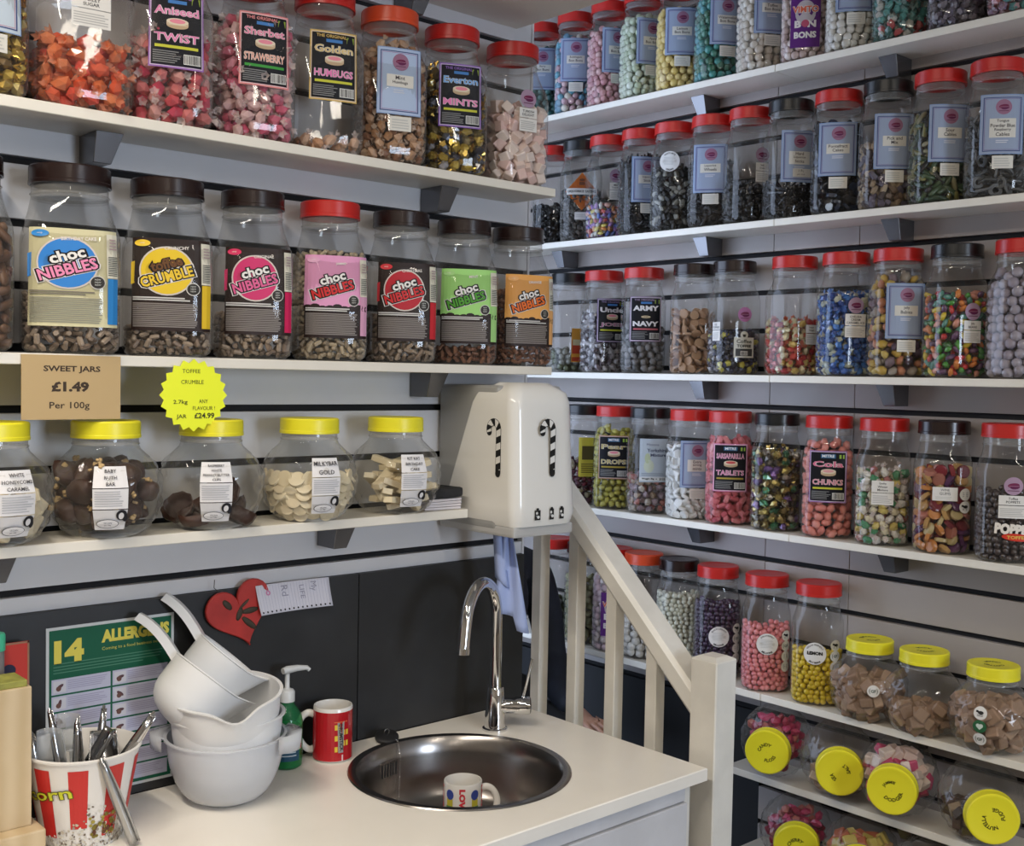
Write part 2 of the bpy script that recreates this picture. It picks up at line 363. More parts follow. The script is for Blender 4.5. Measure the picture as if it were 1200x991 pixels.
def L_choc(l1, l2, field, circ, c1, c2, low, strip, top, upper=None, edge=(.01, .008, .008)):
    p = Print(); W, H = .0615, .075
    p.rect(-W, -H, W, H, low, 0)
    if upper: p.rect(-W, -.02, W, H, upper, 1); [p.ell(-W+.008+i*.0135, -.020+.002*math.sin(i*2), .009, .005, low, 2, 10) for i in range(9)]
    else: p.poly([(-W, -.001), (-.03, .012), (-.02, .05), (-W, .035)], field, 1)
    if circ: p.ell(-.008, .022, .040, .040, (.62, .55, .5), 1, 32); p.ell(-.008, .022, .0375, .0375, circ, 2, 32)
    p.ell(-.044, .066, .012, .0055, strip, 3); p.text('candy', -.044, .066, .003, (.7, .65, .6), 4)
    p.text(top, .006, .060, .0055, (.75, .7, .65), 4, bold=.02, maxw=.045, rot=.05)
    r = .30
    p.text(l1, -.009, .034, .0205, edge, 4, w=.0525, bold=.13, rot=r); p.text(l1, -.009, .034, .0170, c1, 5, w=.047, bold=.035, rot=r)
    p.text(l2, -.008, .013, .0235, (.72, .68, .66), 3, w=.0865, bold=.17, rot=r); p.text(l2, -.008, .013, .0215, edge, 4, w=.083, bold=.11, rot=r); p.text(l2, -.008, .013, .0175, c2, 5, w=.078, bold=.03, rot=r)
    p.ell(.030, -.006, .0105, .0105, (.6, .57, .52), 6); p.ell(.030, -.006, .0092, .0092, (.03, .025, .02), 7)
    for i in range(3): p.text('NEW', .030, -.0015-.004*i, .0024, (.6, .6, .55), 8)
    p.rect(.044, -.07, W-.001, .001, strip, 3); p.rect(.043, .002, W-.001, .07, (.70, .67, .55), 3)
    for i in range(11): p.rect(.0445, .006+i*.0028, W-.0025, .0072+i*.0028, (.03, .03, .03), 4)
    p.lines(.046, .058, .045, .064, 4, (.4, .3, .3), 4)
    tc = (.24, .21, .19) if sum(low) < 1 else (.30, .29, .22)
    p.lines(-W+.004, .038, -.027, -.020, 2, (.6, .58, .55) if sum(low) < 1 else (.2, .18, .14), 3, fill=.6)
    p.lines(-W+.004, .038, -.070, -.030, 13, tc, 3, fill=.62, ragged=.06)
    return p, (0, .117)
def L_globe(lines):
    p = Print(); W = .026
    p.rect(-W, .017, W, .050, (.74, .73, .74), 0); p.rect(-W, -.016, W, .0155, (.72, .71, .72), 0); p.rect(-W, -.050, W, -.0175, (.74, .73, .74), 0)
    n = len(lines); hh = min(.0075, .026/n*.62)
    for i, t in enumerate(lines): p.text(t, 0, .033+((n-1)/2-i)*(.030/n), hh, (.05, .05, .06), 1, maxw=.046, bold=.012)
    p.lines(-.023, .023, -.013, .013, 7, (.45, .45, .47), 1, fill=.4)
    p.ell(-.004, -.040, .018, .0075, (.03, .03, .04), 1); p.ell(-.004, -.040, .0170, .0067, (.74, .73, .74), 2)
    p.text('VEGAN', -.004, -.0385, .0028, (.1, .1, .12), 3); p.text('per 100g', -.004, -.0425, .0028, (.1, .1, .12), 3)
    p.ell(.017, -.026, .0085, .0085, (.02, .02, .025), 3, 14); p.ell(.0165, -.0275, .0042, .0055, (.70, .69, .70), 4, 12); p.ell(.023, -.031, .004, .006, (.02, .02, .025), 3, 10)
    return p, (0, .068)
def L_white(lines, w=.024, with_lips=False, zc=.13, h2=True):
    p = Print(); n = len(lines); h = .007*n+.006
    if with_lips: lips(p, 0, h+.020, .019, 0, (.38, .26, .36))
    p.rect(-w, 0, w, h, (.72, .70, .66), 1)
    for i, t in enumerate(lines): p.text(t, 0, h-.0065-i*.0072, .0052, (.04, .04, .04), 2, maxw=1.8*w, bold=.015)
    if h2: p.rect(-w, -.028, w, -.0015, (.72, .70, .66), 1); p.lines(-w+.003, w-.003, -.025, -.006, 5, (.45, .44, .42), 2)
    return p, (0, zc)
def L_round(word=None, arcs=('VEGAN FRIENDLY', 'MILLIONS')):
    p = Print(); p.ell(0, 0, .027, .027, (.74, .73, .71), 0, 32)
    p.text(arcs[0], 0, 0, .0042, (.04, .04, .04), 1, arc=.0215, bold=.02); p.text(arcs[1], 0, 0, .0052, (.02, .02, .02), 1, arc=-.0225, bold=.05)
    if word: p.text(word, 0, .001, .009, (.01, .01, .01), 1, maxw=.044, bold=.06)
    else: p.lines(-.016, .016, -.010, .012, 7, (.55, .55, .54), 1)
    return p, (0, .10)
def dots(p, x, ys, kinds='BCBC'):
    for y, k in zip(ys, kinds):
        col = (.03, .12, .05) if k == 'H' else (.70, .68, .64)
        p.ell(x, y, .0135, .0135, col, 0, 20)
        if k == 'B': p.text('GF', x, y, .007, (.05, .08, .06), 1, bold=.03); p.text('(   )', x, y, .013, (.1, .12, .1), 1, maxw=.021)
        elif k == 'C': p.ell(x+.001, y+.001, .006, .0035, (.02, .02, .02), 1, 10); p.ell(x-.006, y+.003, .003, .0025, (.02, .02, .02), 1, 8); p.lines(x-.006, x+.007, y-.007, y-.002, 2, (.1, .1, .1), 1)
        elif k == 'H': p.ell(x-.003, y+.002, .004, .004, (.6, .68, .6), 1, 10); p.ell(x+.003, y+.002, .004, .004, (.6, .68, .6), 1, 10); p.poly([(x-.0068, y), (x, y-.007), (x+.0068, y)], (.6, .68, .6), 1)
        else: p.lines(x-.007, x+.007, y-.006, y+.006, 3, (.3, .3, .3), 1); 
    return p

# ------------------------------------------------------------------ sweets
def ico(sub=1):
    bm = bmesh.new(); bmesh.ops.create_icosphere(bm, subdivisions=sub, radius=.5); bm.verts.ensure_lookup_table()
    V = np.array([v.co[:] for v in bm.verts]); Fc = [tuple(v.index for v in f.verts) for f in bm.faces]; bm.free(); return V, Fc
def cubeg(bev=.08):
    bm = bmesh.new(); bmesh.ops.create_cube(bm, size=1)
    if bev: bmesh.ops.bevel(bm, geom=bm.edges[:], offset=bev, segments=1, affect='EDGES')
    bm.verts.ensure_lookup_table(); V = np.array([v.co[:] for v in bm.verts]); Fc = [tuple(v.index for v in f.verts) for f in bm.faces]; bm.free(); return V, Fc
def cylg(n=10, bev=.12):
    pr = [(.5-bev, -.5), (.5, -.5+bev), (.5, .5-bev), (.5-bev, .5)]; V, Fc = lathe_data(pr, n); Fc.append(tuple(range(n))[::-1]); Fc.append(tuple(range(3*n, 4*n))); return np.array(V), Fc
def wrapg():
    V, Fc = ico(1); V = V*np.array([1.08, .74, .74]); I = [0]*len(Fc); V = list(map(tuple, V))
    for s in (-1, 1):                                    # twisted ends: two crumpled fans
        b = len(V); n = 10; V.append((s*.44, 0, 0))
        for i in range(n):
            a = 2*PI*i/n; q = .31*(1 if i % 2 else .72); V.append((s*(.86 if i % 2 else .74), q*math.cos(a), q*.8*math.sin(a)))
        for i in range(n): Fc.append((b, b+1+i, b+1+(i+1) % n)); I.append(1)
    return np.array(V), Fc, I
ICO = ico(1)
def rough_chunk(seed, amp=.22):
    g = np.random.default_rng(seed); V, Fc = ico(1); V = V*(1+g.uniform(-amp, amp, (len(V), 1))); return V, Fc
def ropeg():
    V, Fc = [], []; n = 40; s = 6
    for i in range(n+1):
        th = 4*PI*i/n; r = .22+.22*i/n; c = np.array([r*math.cos(th), r*math.sin(th), 0]); d = np.array([math.cos(th), math.sin(th), 0])
        for k in range(s):
            a = 2*PI*k/s; V.append(c+d*.09*math.cos(a)+np.array([0, 0, .12*math.sin(a)]))
    for i in range(n):
        for k in range(s): Fc.append((i*s+k, i*s+(k+1) % s, (i+1)*s+(k+1) % s, (i+1)*s+k))
    return np.array(V), Fc
PROTO = {}
def proto(kind):
    if kind in PROTO: return PROTO[kind]
    if kind == 'ball': V, Fc = ico(2); sc = (1.03, 1.03, 1.03); sm = True
    elif kind == 'egg': V, Fc = ICO; sc = (1.3, .85, .85); sm = True
    elif kind == 'bean': V, Fc = ICO; sc = (1.5, .8, .7); sm = True
    elif kind == 'tablet': V, Fc = cubeg(.18); sc = (1.25, .75, .6); sm = False
    elif kind == 'cube': V, Fc = cubeg(.07); sc = (1, .9, .8); sm = False
    elif kind == 'slab': V, Fc = cubeg(.06); sc = (2.4, .8, .3); sm = False
    elif kind == 'disc': V, Fc = cylg(12, .12); sc = (1.25, 1.25, .42); sm = False
    elif kind == 'flake': V, Fc = cylg(9, .15); sc = (1.2, 1.2, .28); sm = False
    elif kind == 'tube': V, Fc = cylg(6, .15); sc = (.62, .62, 1.15); sm = False
    elif kind == 'stick': V, Fc = cylg(6, .02); sc = (.35, .35, 3.2); sm = False
    elif kind == 'log': V, Fc = cylg(8, .2); sc = (.62, .62, 2.1); sm = True
    elif kind == 'chunk': V, Fc = rough_chunk(3); sc = (1.05, .95, .8); sm = False
    elif kind == 'pebble': V, Fc = rough_chunk(5, .1); sc = (1.25, 1, .75); sm = True
    elif kind == 'rope': V, Fc = ropeg(); sc = (1.3, 1.3, 1); sm = True
    elif kind == 'wrap':
        V, Fc, I = wrapg(); V = V*(1+np.random.default_rng(4).uniform(-.10, .10, (len(V), 1))); PROTO[kind] = (V, Fc, I, False); return PROTO[kind]
    PROTO[kind] = (V*np.array(sc), Fc, [0]*len(Fc), sm); return PROTO[kind]
def rand_rots(n, upright=False):
    q = RNG.normal(size=(n, 4)); q /= np.linalg.norm(q, axis=1)[:, None]; w, x, y, z = q.T
    R = np.empty((n, 3, 3)); R[:, 0, 0] = 1-2*(y*y+z*z); R[:, 0, 1] = 2*(x*y-z*w); R[:, 0, 2] = 2*(x*z+y*w); R[:, 1, 0] = 2*(x*y+z*w); R[:, 1, 1] = 1-2*(x*x+z*z)
    R[:, 1, 2] = 2*(y*z-x*w); R[:, 2, 0] = 2*(x*z-y*w); R[:, 2, 1] = 2*(y*z+x*w); R[:, 2, 2] = 1-2*(x*x+y*y); return R
def ring_points(shape, d, top, view_ang):
    """rows of piece centres just inside the wall of an upright jar, a second ring behind, and a filled top; the side toward the shelf's back wall is left out"""
    P, ring = [], []
    nz = max(1, int(round((top-.004)/(d*.80)))); zs = [.004+d*.5+i*d*.80 for i in range(nz)]
    for k, z in enumerate(zs):
        toplayer = k >= nz-2; q = 1
        inset = d*.5+.0015
        while True:
            rm = float(radv(shape, z, np.array([0.]))[0])-inset
            if rm < d*.35: break
            per = 2*PI*(rm+.004); m = max(4, int(per/(d*1.02)))
            t = (np.arange(m)+RNG.uniform()*1.0)*2*PI/m+RNG.normal(0, .10, m)/max(3, m/6)
            r = radv(shape, z, t)-inset
            keep = np.cos(t-view_ang) > -.35
            zz = z+RNG.normal(0, d*.10, m)+(RNG.normal(0, d*.22, m) if k == nz-1 else 0)
            for a, b, c in zip(t[keep], r[keep], zz[keep]): P.append((b*math.cos(a), b*math.sin(a), max(c, d*.42))); ring.append(q)
            inset += d*.92; q += 1
            if q > (3 if d > .019 else 2) and not toplayer: break
    return np.array(P), np.array(ring)
def fill_mesh(name, kind, d, pts, mats, shape, clampz=None):
    V, Fc, I, sm = proto(kind); n = len(pts); R = rand_rots(n)
    if kind in ('slab', 'stick'): pass
    s = d*RNG.uniform(.90, 1.08, n)*(1.22 if kind == 'wrap' else 1)
    W = np.einsum('nij,vj->nvi', R, V)*s[:, None, None]+pts[:, None, :]
    W = W.reshape(-1, 3)
    W[:, 2] = np.maximum(W[:, 2], .003)
    t = np.arctan2(W[:, 1], W[:, 0]); r = np.hypot(W[:, 0], W[:, 1]); lim = radv(shape, W[:, 2], t)-.0018; k = np.minimum(1, lim/np.maximum(r, 1e-6)); W[:, 0] *= k; W[:, 1] *= k
    nv = len(V); sizes = np.array([len(f) for f in Fc]); flat = np.array([i for f in Fc for i in f])
    me = bpy.data.meshes.new(name); nl = len(flat)*n
    me.vertices.add(nv*n); me.vertices.foreach_set('co', W.ravel())
    me.loops.add(nl); me.loops.foreach_set('vertex_index', (flat[None, :]+(np.arange(n)*nv)[:, None]).ravel().astype(np.int32))
    me.polygons.add(len(Fc)*n); tot = np.tile(sizes, n); me.polygons.foreach_set('loop_start', np.concatenate([[0], np.cumsum(tot)[:-1]]).astype(np.int32))
    me.polygons.foreach_set('material_index', np.tile(np.array(I), n).astype(np.int32))
    me.polygons.foreach_set('use_smooth', np.full(len(Fc)*n, sm)); me.update(calc_edges=True)
    for m in mats: me.materials.append(m)
    o = bpy.data.objects.new(name, me); COL.objects.link(o); return o
WRAPPER = clear('clear twist wrapper', tint=(.97, .9, .88), rough=.1, haze=.38, hazecol=(.85, .76, .74), bump=0)
WRAPO = clear('orange twist wrapper', tint=(.98, .7, .55), rough=.1, haze=.40, hazecol=(.85, .36, .22), bump=0)
FOILG = mat('gold foil', (.62, .42, .10), .25, metal=.9)
SW = {  # key: (kind, size, palette, rough, metal, wrapper, description)
 'gold':   ('wrap', .020, [(.55, .38, .06), (.42, .28, .05), (.62, .5, .2), (.20, .12, .04)], .3, .5, FOILG, 'gold wrapped toffees'),
 'barley': ('wrap', .026, [(.85, .13, .05), (.80, .20, .07), (.88, .28, .12), (.75, .08, .05)], .2, 0, WRAPO, 'orange wrapped sweets'),
 'anise':  ('wrap', .025, [(.72, .10, .13), (.75, .22, .22), (.80, .40, .38), (.62, .06, .12)], .28, 0, WRAPPER, 'pinkish red wrapped sweets'),
 'sherb':  ('wrap', .023, [(.72, .16, .26), (.78, .30, .38), (.82, .55, .55), (.70, .12, .22)], .3, 0, WRAPPER, 'pink twist-wrapped sweets'),
 'humbug': ('wrap', .022, [(.70, .38, .22), (.75, .50, .36)], .3, 0, WRAPPER, 'few peach wrapped humbugs'),
 'mint':   ('wrap', .021, [(.38, .20, .10), (.50, .30, .18), (.24, .11, .06), (.60, .42, .28)], .25, 0, mat('brown wrapper', (.42, .30, .22), .3), 'brown striped mint humbugs'),
 'ever':   ('wrap', .022, [(.03, .03, .05), (.09, .10, .14), (.50, .36, .06), (.16, .12, .04), (.45, .45, .5)], .2, .4, FOILG, 'black and gold wrapped mints'),
 'turk':   ('cube', .024, [(.82, .66, .60), (.80, .58, .54), (.86, .74, .68)], .8, 0, None, 'pale pink sugared cubes'),
 'log':    ('log', .022, [(.13, .065, .035), (.17, .09, .05), (.10, .05, .03)], .5, 0, None, 'brown chocolate logs'),
 'nib':    ('tube', .0135, [(.30, .23, .17), (.22, .16, .12), (.38, .30, .23), (.15, .11, .08)], .5, 0, None, 'small grey brown chocolate nibbles'),
 'nib2':   ('tube', .0135, [(.40, .32, .22), (.48, .40, .28), (.30, .24, .17)], .5, 0, None, 'small pale brown chocolate nibbles'),
 'nib3':   ('tube', .0130, [(.19, .08, .045), (.14, .06, .035), (.24, .11, .06)], .5, 0, None, 'small reddish brown chocolate nibbles'),
 'tealb':  ('ball', .022, [(.04, .16, .16), (.05, .2, .2)], .5, 0, None, 'dark teal balls'),
 'bubble': ('ball', .021, [(.10, .38, .52), (.62, .42, .45), (.66, .62, .55), (.12, .30, .45), (.55, .36, .42)], .6, 0, None, 'pastel blue, pink and cream balls'),
 'cherry': ('ball', .0200, [(.62, .32, .34), (.68, .42, .42), (.56, .26, .30)], .7, 0, None, 'dusty pink balls'),
 'appleb': ('ball', .0200, [(.50, .58, .42), (.58, .64, .50), (.62, .68, .56)], .7, 0, None, 'pale green balls'),
 'lemonb': ('ball', .0210, [(.72, .55, .16), (.78, .62, .24)], .6, 0, None, 'soft yellow balls'),
 'water':  ('ball', .0215, [(.03, .26, .24), (.03, .20, .14), (.05, .30, .34), (.02, .14, .08)], .5, 0, None, 'teal and green balls'),
 'toffb':  ('ball', .0215, [(.66, .60, .52), (.72, .68, .60), (.60, .52, .44)], .7, 0, None, 'off white dusted balls'),
 'pinkw':  ('ball', .0200, [(.60, .46, .44), (.68, .58, .54), (.52, .38, .36)], .7, 0, None, 'pinkish white balls'),
 'whiteb': ('ball', .0200, [(.70, .68, .62), (.74, .72, .68)], .7, 0, None, 'white dusted balls'),
 'mixw':   ('wrap', .020, [(.10, .32, .30), (.45, .08, .08), (.55, .55, .5), (.05, .16, .15)], .3, 0, mat('teal wrapper', (.18, .30, .30), .3), 'teal, red and white wrapped sweets'),
 'dgrey':  ('wrap', .022, [(.14, .12, .16), (.22, .2, .24), (.10, .08, .12)], .3, 0, mat('lilac grey wrapper', (.24, .22, .27), .3), 'dark lilac grey wrapped sweets'),
 'pinkt':  ('wrap', .022, [(.5, .18, .2), (.10, .3, .3), (.3, .2, .3)], .3, 0, mat('pink wrapper', (.4, .25, .28), .3), 'pink and teal wrapped sweets'),
 'liqs':   ('tablet', .015, [(.030, .028, .028), (.06, .055, .05), (.12, .11, .10)], .3, 0, None, 'small black liquorice pieces'),
 'torp':   ('bean', .016, [(.6, .22, .05), (.10, .16, .5), (.65, .55, .12), (.62, .6, .58), (.35, .18, .5), (.5, .06, .05), (.7, .4, .35)], .35, 0, None, 'small multicoloured torpedoes'),
 'black1': ('stick', .016, [(.010, .010, .012), (.016, .016, .02)], .25, 0, None, 'black liquorice sticks'),
 'blacks': ('tablet', .016, [(.010, .010, .010), (.014, .013, .012), (.014, .014, .013), (.25, .25, .22)], .4, 0, None, 'black pieces flecked with white'),
 'blackw': ('rope', .026, [(.012, .011, .012), (.018, .016, .016)], .28, 0, None, 'black liquorice wheels'),
 'blackp': ('pebble', .020, [(.010, .010, .011), (.016, .016, .018)], .25, 0, None, 'low heaped black pastilles'),
 'ponte':  ('disc', .020, [(.010, .012, .020), (.02, .03, .06), (.012, .012, .014)], .2, 0, None, 'black liquorice discs'),
 'mixl':   ('tablet', .018, [(.14, .09, .06), (.30, .22, .14), (.12, .10, .14), (.45, .36, .25), (.07, .05, .05)], .5, 0, None, 'brown and cream liquorice pieces'),
 'ropes':  ('log', .018, [(.02, .05, .02), (.20, .19, .05), (.012, .012, .012), (.05, .09, .04), (.3, .28, .16)], .3, 0, None, 'black, green and yellow ropes'),
 'greyl':  ('rope', .024, [(.09, .10, .11), (.05, .055, .06), (.14, .15, .16)], .35, 0, None, 'blue grey liquorice coils'),
 'fewg':   ('ball', .020, [(.10, .12, .06), (.25, .25, .22)], .5, 0, None, 'dull green sweets'),
 'silver': ('wrap', .021, [(.30, .28, .30), (.16, .13, .15), (.45, .42, .42), (.09, .07, .08)], .25, .3, mat('silver wrapper', (.42, .40, .41), .25, metal=.5), 'silver grey wrapped sweets'),
 'army':   ('pebble', .022, [(.16, .15, .15), (.22, .21, .21), (.10, .10, .10)], .6, 0, None, 'dark grey sugared lozenges'),
 'coins':  ('flake', .022, [(.38, .22, .12), (.44, .27, .16), (.32, .18, .10)], .5, 0, None, 'tan brown toffee discs'),
 'blye':   ('wrap', .018, [(.02, .02, .03), (.55, .50, .08), (.03, .03, .05), (.30, .28, .30)], .3, 0, mat('dark blue wrapper', (.05, .05, .10), .3), 'black and yellow wrapped toffees'),
 'redg':   ('wrap', .020, [(.45, .04, .03), (.60, .42, .12), (.62, .55, .35), (.35, .02, .03)], .25, .2, mat('red wrapper', (.42, .10, .05), .3), 'red and gold wrapped sweets'),
 'bluew':  ('wrap', .018, [(.04, .12, .42), (.05, .18, .5), (.45, .50, .42), (.02, .06, .25), (.6, .6, .45)], .25, .1, mat('blue wrapper', (.06, .16, .45), .3), 'blue and white wrapped sweets'),
 'baby':   ('pebble', .024, [(.55, .36, .06), (.10, .06, .10), (.20, .14, .16), (.5, .2, .1), (.35, .30, .25), (.6, .45, .12)], .5, 0, None, 'jelly shapes, yellow, purple and grey'),
 'beans':  ('bean', .019, [(.55, .03, .03), (.68, .52, .03), (.07, .30, .04), (.70, .22, .04), (.12, .05, .12), (.10, .28, .22), (.70, .30, .22), (.04, .14, .03)], .2, 0, None, 'glossy multicoloured jelly beans'),
 'lilac':  ('ball', .023, [(.33, .29, .35), (.37, .34, .40)], .5, 0, None, 'grey lilac balls'),
 'dkred':  ('pebble', .020, [(.20, .03, .06), (.10, .03, .05), (.45, .40, .30)], .4, 0, None, 'dark red and cream sweets'),
 'pear':   ('egg', .020, [(.46, .42, .06), (.50, .46, .10), (.40, .36, .05)], .4, 0, None, 'olive yellow drops'),
 'york':   ('chunk', .023, [(.24, .17, .19), (.30, .22, .24), (.38, .28, .20), (.40, .15, .12), (.20, .15, .18), (.45, .40, .35)], .35, 0, None, 'mixed lilac and brown boiled sweets'),
 'mints':  ('disc', .020, [(.74, .74, .72), (.70, .70, .68), (.76, .75, .72)], .6, 0, None, 'chalky white mint discs'),
 'sarsa':  ('tablet', .021, [(.60, .14, .16), (.66, .20, .22), (.52, .10, .13)], .4, 0, None, 'deep pink tablets'),
 'foils':  ('wrap', .022, [(.50, .40, .12), (.08, .07, .06), (.03, .15, .07), (.18, .10, .30), (.55, .52, .45), (.30, .22, .08)], .2, .6, mat('dark gold foil', (.30, .23, .08), .25, metal=.8), 'mixed colour foil-wrapped sweets'),
 'cola':   ('egg', .0235, [(.72, .25, .20), (.76, .30, .25), (.68, .22, .18)], .5, 0, None, 'coral pink sugared eggs'),
 'wmix':   ('wrap', .021, [(.72, .68, .60), (.60, .48, .14), (.06, .25, .12), (.70, .68, .64), (.66, .60, .42), (.4, .15, .14)], .25, 0, WRAPPER, 'white, yellow and green wrapped sweets'),
 'gums':   ('disc', .023, [(.22, .02, .03), (.55, .22, .06), (.10, .03, .10), (.48, .28, .10), (.42, .16, .12), (.16, .02, .03), (.5, .4, .2)], .25, 0, None, 'dark red and orange gums'),
 'toffp':  ('ball', .0155, [(.040, .026, .026), (.055, .038, .036)], .3, 0, None, 'dark chocolate balls'),
 'olive':  ('egg', .024, [(.30, .30, .16), (.36, .35, .2)], .5, 0, None, 'olive green eggs in columns'),
 'vimto':  ('ball', .021, [(.60, .45, .5), (.65, .55, .55)], .5, 0, None, 'pale pink balls'),
 'lump':   ('ball', .024, [(.62, .60, .56), (.68, .66, .62)], .6, 0, None, 'white lumps'),
 'pearl':  ('ball', .0145, [(.60, .60, .48), (.66, .66, .55)], .35, 0, None, 'cream pearl balls'),
 'purple': ('ball', .0145, [(.030, .010, .045), (.042, .014, .060)], .3, 0, None, 'deep purple balls'),
 'pinkb':  ('ball', .0145, [(.74, .22, .24), (.78, .27, .28)], .35, 0, None, 'candy pink balls'),
 'yellb':  ('ball', .0145, [(.72, .52, .01), (.76, .57, .02)], .35, 0, None, 'bright yellow balls'),
}
NTH = ['first', 'second', 'third', 'fourth', 'fifth', 'sixth', 'seventh', 'eighth', 'ninth', 'tenth', 'eleventh', 'twelfth']
BIG = {'barley', 'anise', 'sherb', 'humbug', 'turk'}     # pieces big enough to be told apart one by one
def cam_angle(x, y): return math.atan2(-y, -x)
SWM = {}
ORD = ['first', 'second', 'third', 'fourth', 'fifth', 'sixth', 'seventh', 'eighth', 'ninth', 'tenth', 'eleventh', 'twelfth', 'thirteenth', 'fourteenth', 'fifteenth', 'sixteenth', 'seventeenth', 'eighteenth', 'nineteenth', 'twentieth']+['twenty-'+q for q in ('first', 'second', 'third', 'fourth', 'fifth', 'sixth', 'seventh', 'eighth', 'ninth')]+['thirtieth']+['thirty-'+q for q in ('first', 'second', 'third', 'fourth', 'fifth', 'sixth', 'seventh', 'eighth', 'ninth')]+['fortieth']*40
def label_pieces(objs, cxy, step, z0, noun, where, group):
    """each piece says its layer from the bottom, near or far side, and its place from the left"""
    rows = {}; n = Vector((cxy[0], cxy[1], 0)).normalized()
    for o in objs:
        p = o.matrix_world.translation if o.matrix_world.translation.length > 0 else o.location
        k = max(0, int((p.z-z0)/step)); side = 'near' if (Vector((p.x-cxy[0], p.y-cxy[1], 0))).dot(n) < 0 else 'far'
        rows.setdefault((k, side), []).append((Vector((p.x, p.y, 0)).dot(Vector((.743, -.669, 0))), o))
    for (k, side), l in rows.items():
        for i, (_, o) in enumerate(sorted(l, key=lambda q: q[0])):
            tag(o, f'{noun}, {side} side, {ORD[k]} layer, {ORD[i]} from left, {where}', 'sweet', group)
def sweet_mats(key, per):
    kind, d, cols, ro, me, wr, desc = SW[key]; m = palette('sweets '+desc, cols, ro, me, per, coat=.8 if kind in ('wrap', 'bean', 'ball') else 0, bump=.7 if kind == 'wrap' else 0)
    return [m]+([wr] if wr else ([m] if kind == 'wrap' else []))
def proto_mesh(key):
    if key in SWM: return SWM[key]
    kind, d = SW[key][:2]; V, Fc, I, sm = proto(kind); o = mk('sweet', V, Fc, sweet_mats(key, 'object'), I, smooth=sm); SWM[key] = o.data; bpy.data.objects.remove(o); return SWM[key]
def make_jar(shape, x, y, z, lid, key, top, rowname, where, s=0, prints=(), scale=1.0, extra_desc=None):
    ca = cam_angle(x, y); la = ca+math.asin(max(-.9, min(.9, s)))
    rz = la                                              # local angle 0 faces along the label
    nominal = -PI/2 if rowname.startswith('left') or 'left' in rowname.split()[-3:] else PI
    body, lids = jar_meshes(shape); wjar = where.replace(' from left on ', ' jar from left on ')
    e = empty('sweet_jar' if shape != 'GL' else 'globe_jar', (x, y, z), rz); e.scale = (scale, scale, 1)
    b = bpy.data.objects.new('jar_body', body); COL.objects.link(b); b.parent = e
    l = bpy.data.objects.new('lid', lids[lid]); COL.objects.link(l); l.parent = e
    desc = SW[key][6] if key else extra_desc
    shp = 'square-shouldered' if shape == 'SQ' else ('tall rounded' if shape == 'RD' else 'round faceted')
    lidw = {'red': 'red', 'brown': 'dark brown', 'black': 'black', 'yellow': 'yellow', 'orange': 'orange'}[lid]
    tag(e, f'{lidw}-lidded jar of {desc}, {where}', 'jar', f'sweet jars on the {rowname}')
    for nm, p, (du, zc) in prints: p.build(nm, wrap(shape, zc, du/.062), e)
    if key:
        kind, d = SW[key][:2]; pts, ring = ring_points(shape, d, top, ca-rz)
        M = Matrix.Translation((x, y, z)) @ Matrix.Rotation(rz, 4, 'Z')
        if key in BIG:
            pts = pts*np.array([.97, .97, 1]); out = pts[ring == 1]; me = proto_mesh(key); Q = rand_rots(len(out)); k = 0
            nm = 'sugared_cube' if key == 'turk' else 'wrapped_sweet'; pcs = []
            for c, R in zip(out, Q):
                r_in = d*.62
                rr_ = math.hypot(c[0], c[1]); lim = rad(shape, c[2], math.atan2(c[1], c[0]))-d*.62
                if rr_ > lim: c = np.array([c[0]*lim/rr_, c[1]*lim/rr_, c[2]])
                o = bpy.data.objects.new(nm, me); COL.objects.link(o); q = d*(1.0 if kind == 'cube' else 1.18)*RNG.uniform(.92, 1.06)
                o.matrix_world = M @ Matrix.Translation((c[0]*scale, c[1]*scale, c[2]+.003)) @ Matrix([list(r)+[0] for r in R]+[[0, 0, 0, 1]]) @ Matrix.Diagonal((q, q, q, 1))
                pcs.append(o)
            pts = pts[ring > 1]; label_pieces(pcs, (x, y), d*.80, z, {'barley': 'orange wrapped sweet', 'anise': 'red wrapped sweet', 'sherb': 'pink wrapped sweet', 'humbug': 'peach wrapped humbug', 'turk': 'pink sugared cube'}[key], wjar.replace(' from left on ', ', '), f'{desc} in the {wjar}')
        if len(pts):
            f = fill_mesh('sweets', kind, d, pts, sweet_mats(key, 'island'), shape); f.location = (x, y, z); f.rotation_euler = (0, 0, rz); f.scale = (scale, scale, 1)
            tag(f, f'{desc} in the {wjar}' if key not in BIG else f'{desc} heaped at the core of {wjar}', 'sweets', None, 'stuff')
    return e

# ------------------------------------------------------------------ the room
def wall_slats(parent, axis, plane, depth, a0, a1, zlist, splits, m):
    """boards between slots, each a piece of its own; the slots are gaps in front of a black backing"""
    for (z0, z1) in zlist:
        c = [a0]+[s for s in sorted(splits) if a0 < s < a1]+[a1]
        for p, q in zip(c[:-1], c[1:]):
            g = .0006
            if axis == 'y': box('slat', p+g, q-g, plane, plane+depth, z0, z1, m, parent, .0008)
            else: box('slat', plane, plane+depth, p+g, q-g, z0, z1, m, parent, .0008)
SG = .0065
zs_slots = [.03+.1*k for k in range(-17, 12)]
FLOOR = -EYE
lw = struct(box('wall_left', -2.0, 1.757, 1.924, 2.02, FLOOR, CEIL, SLOT))
zl = [(a+SG, b-SG) for a, b in zip(zs_slots[:-1], zs_slots[1:]) if a+SG > -.38 and b < CEIL]+[(-.4035, -.3765)]
wall_slats(lw, 'y', 1.91, .014, -.9, 1.757, zl, [-.05], WHITE_BOARD)
box('end_cap', 1.757, 1.763, 1.909, 2.02, FLOOR, CEIL, WHITE_BOARD, lw)
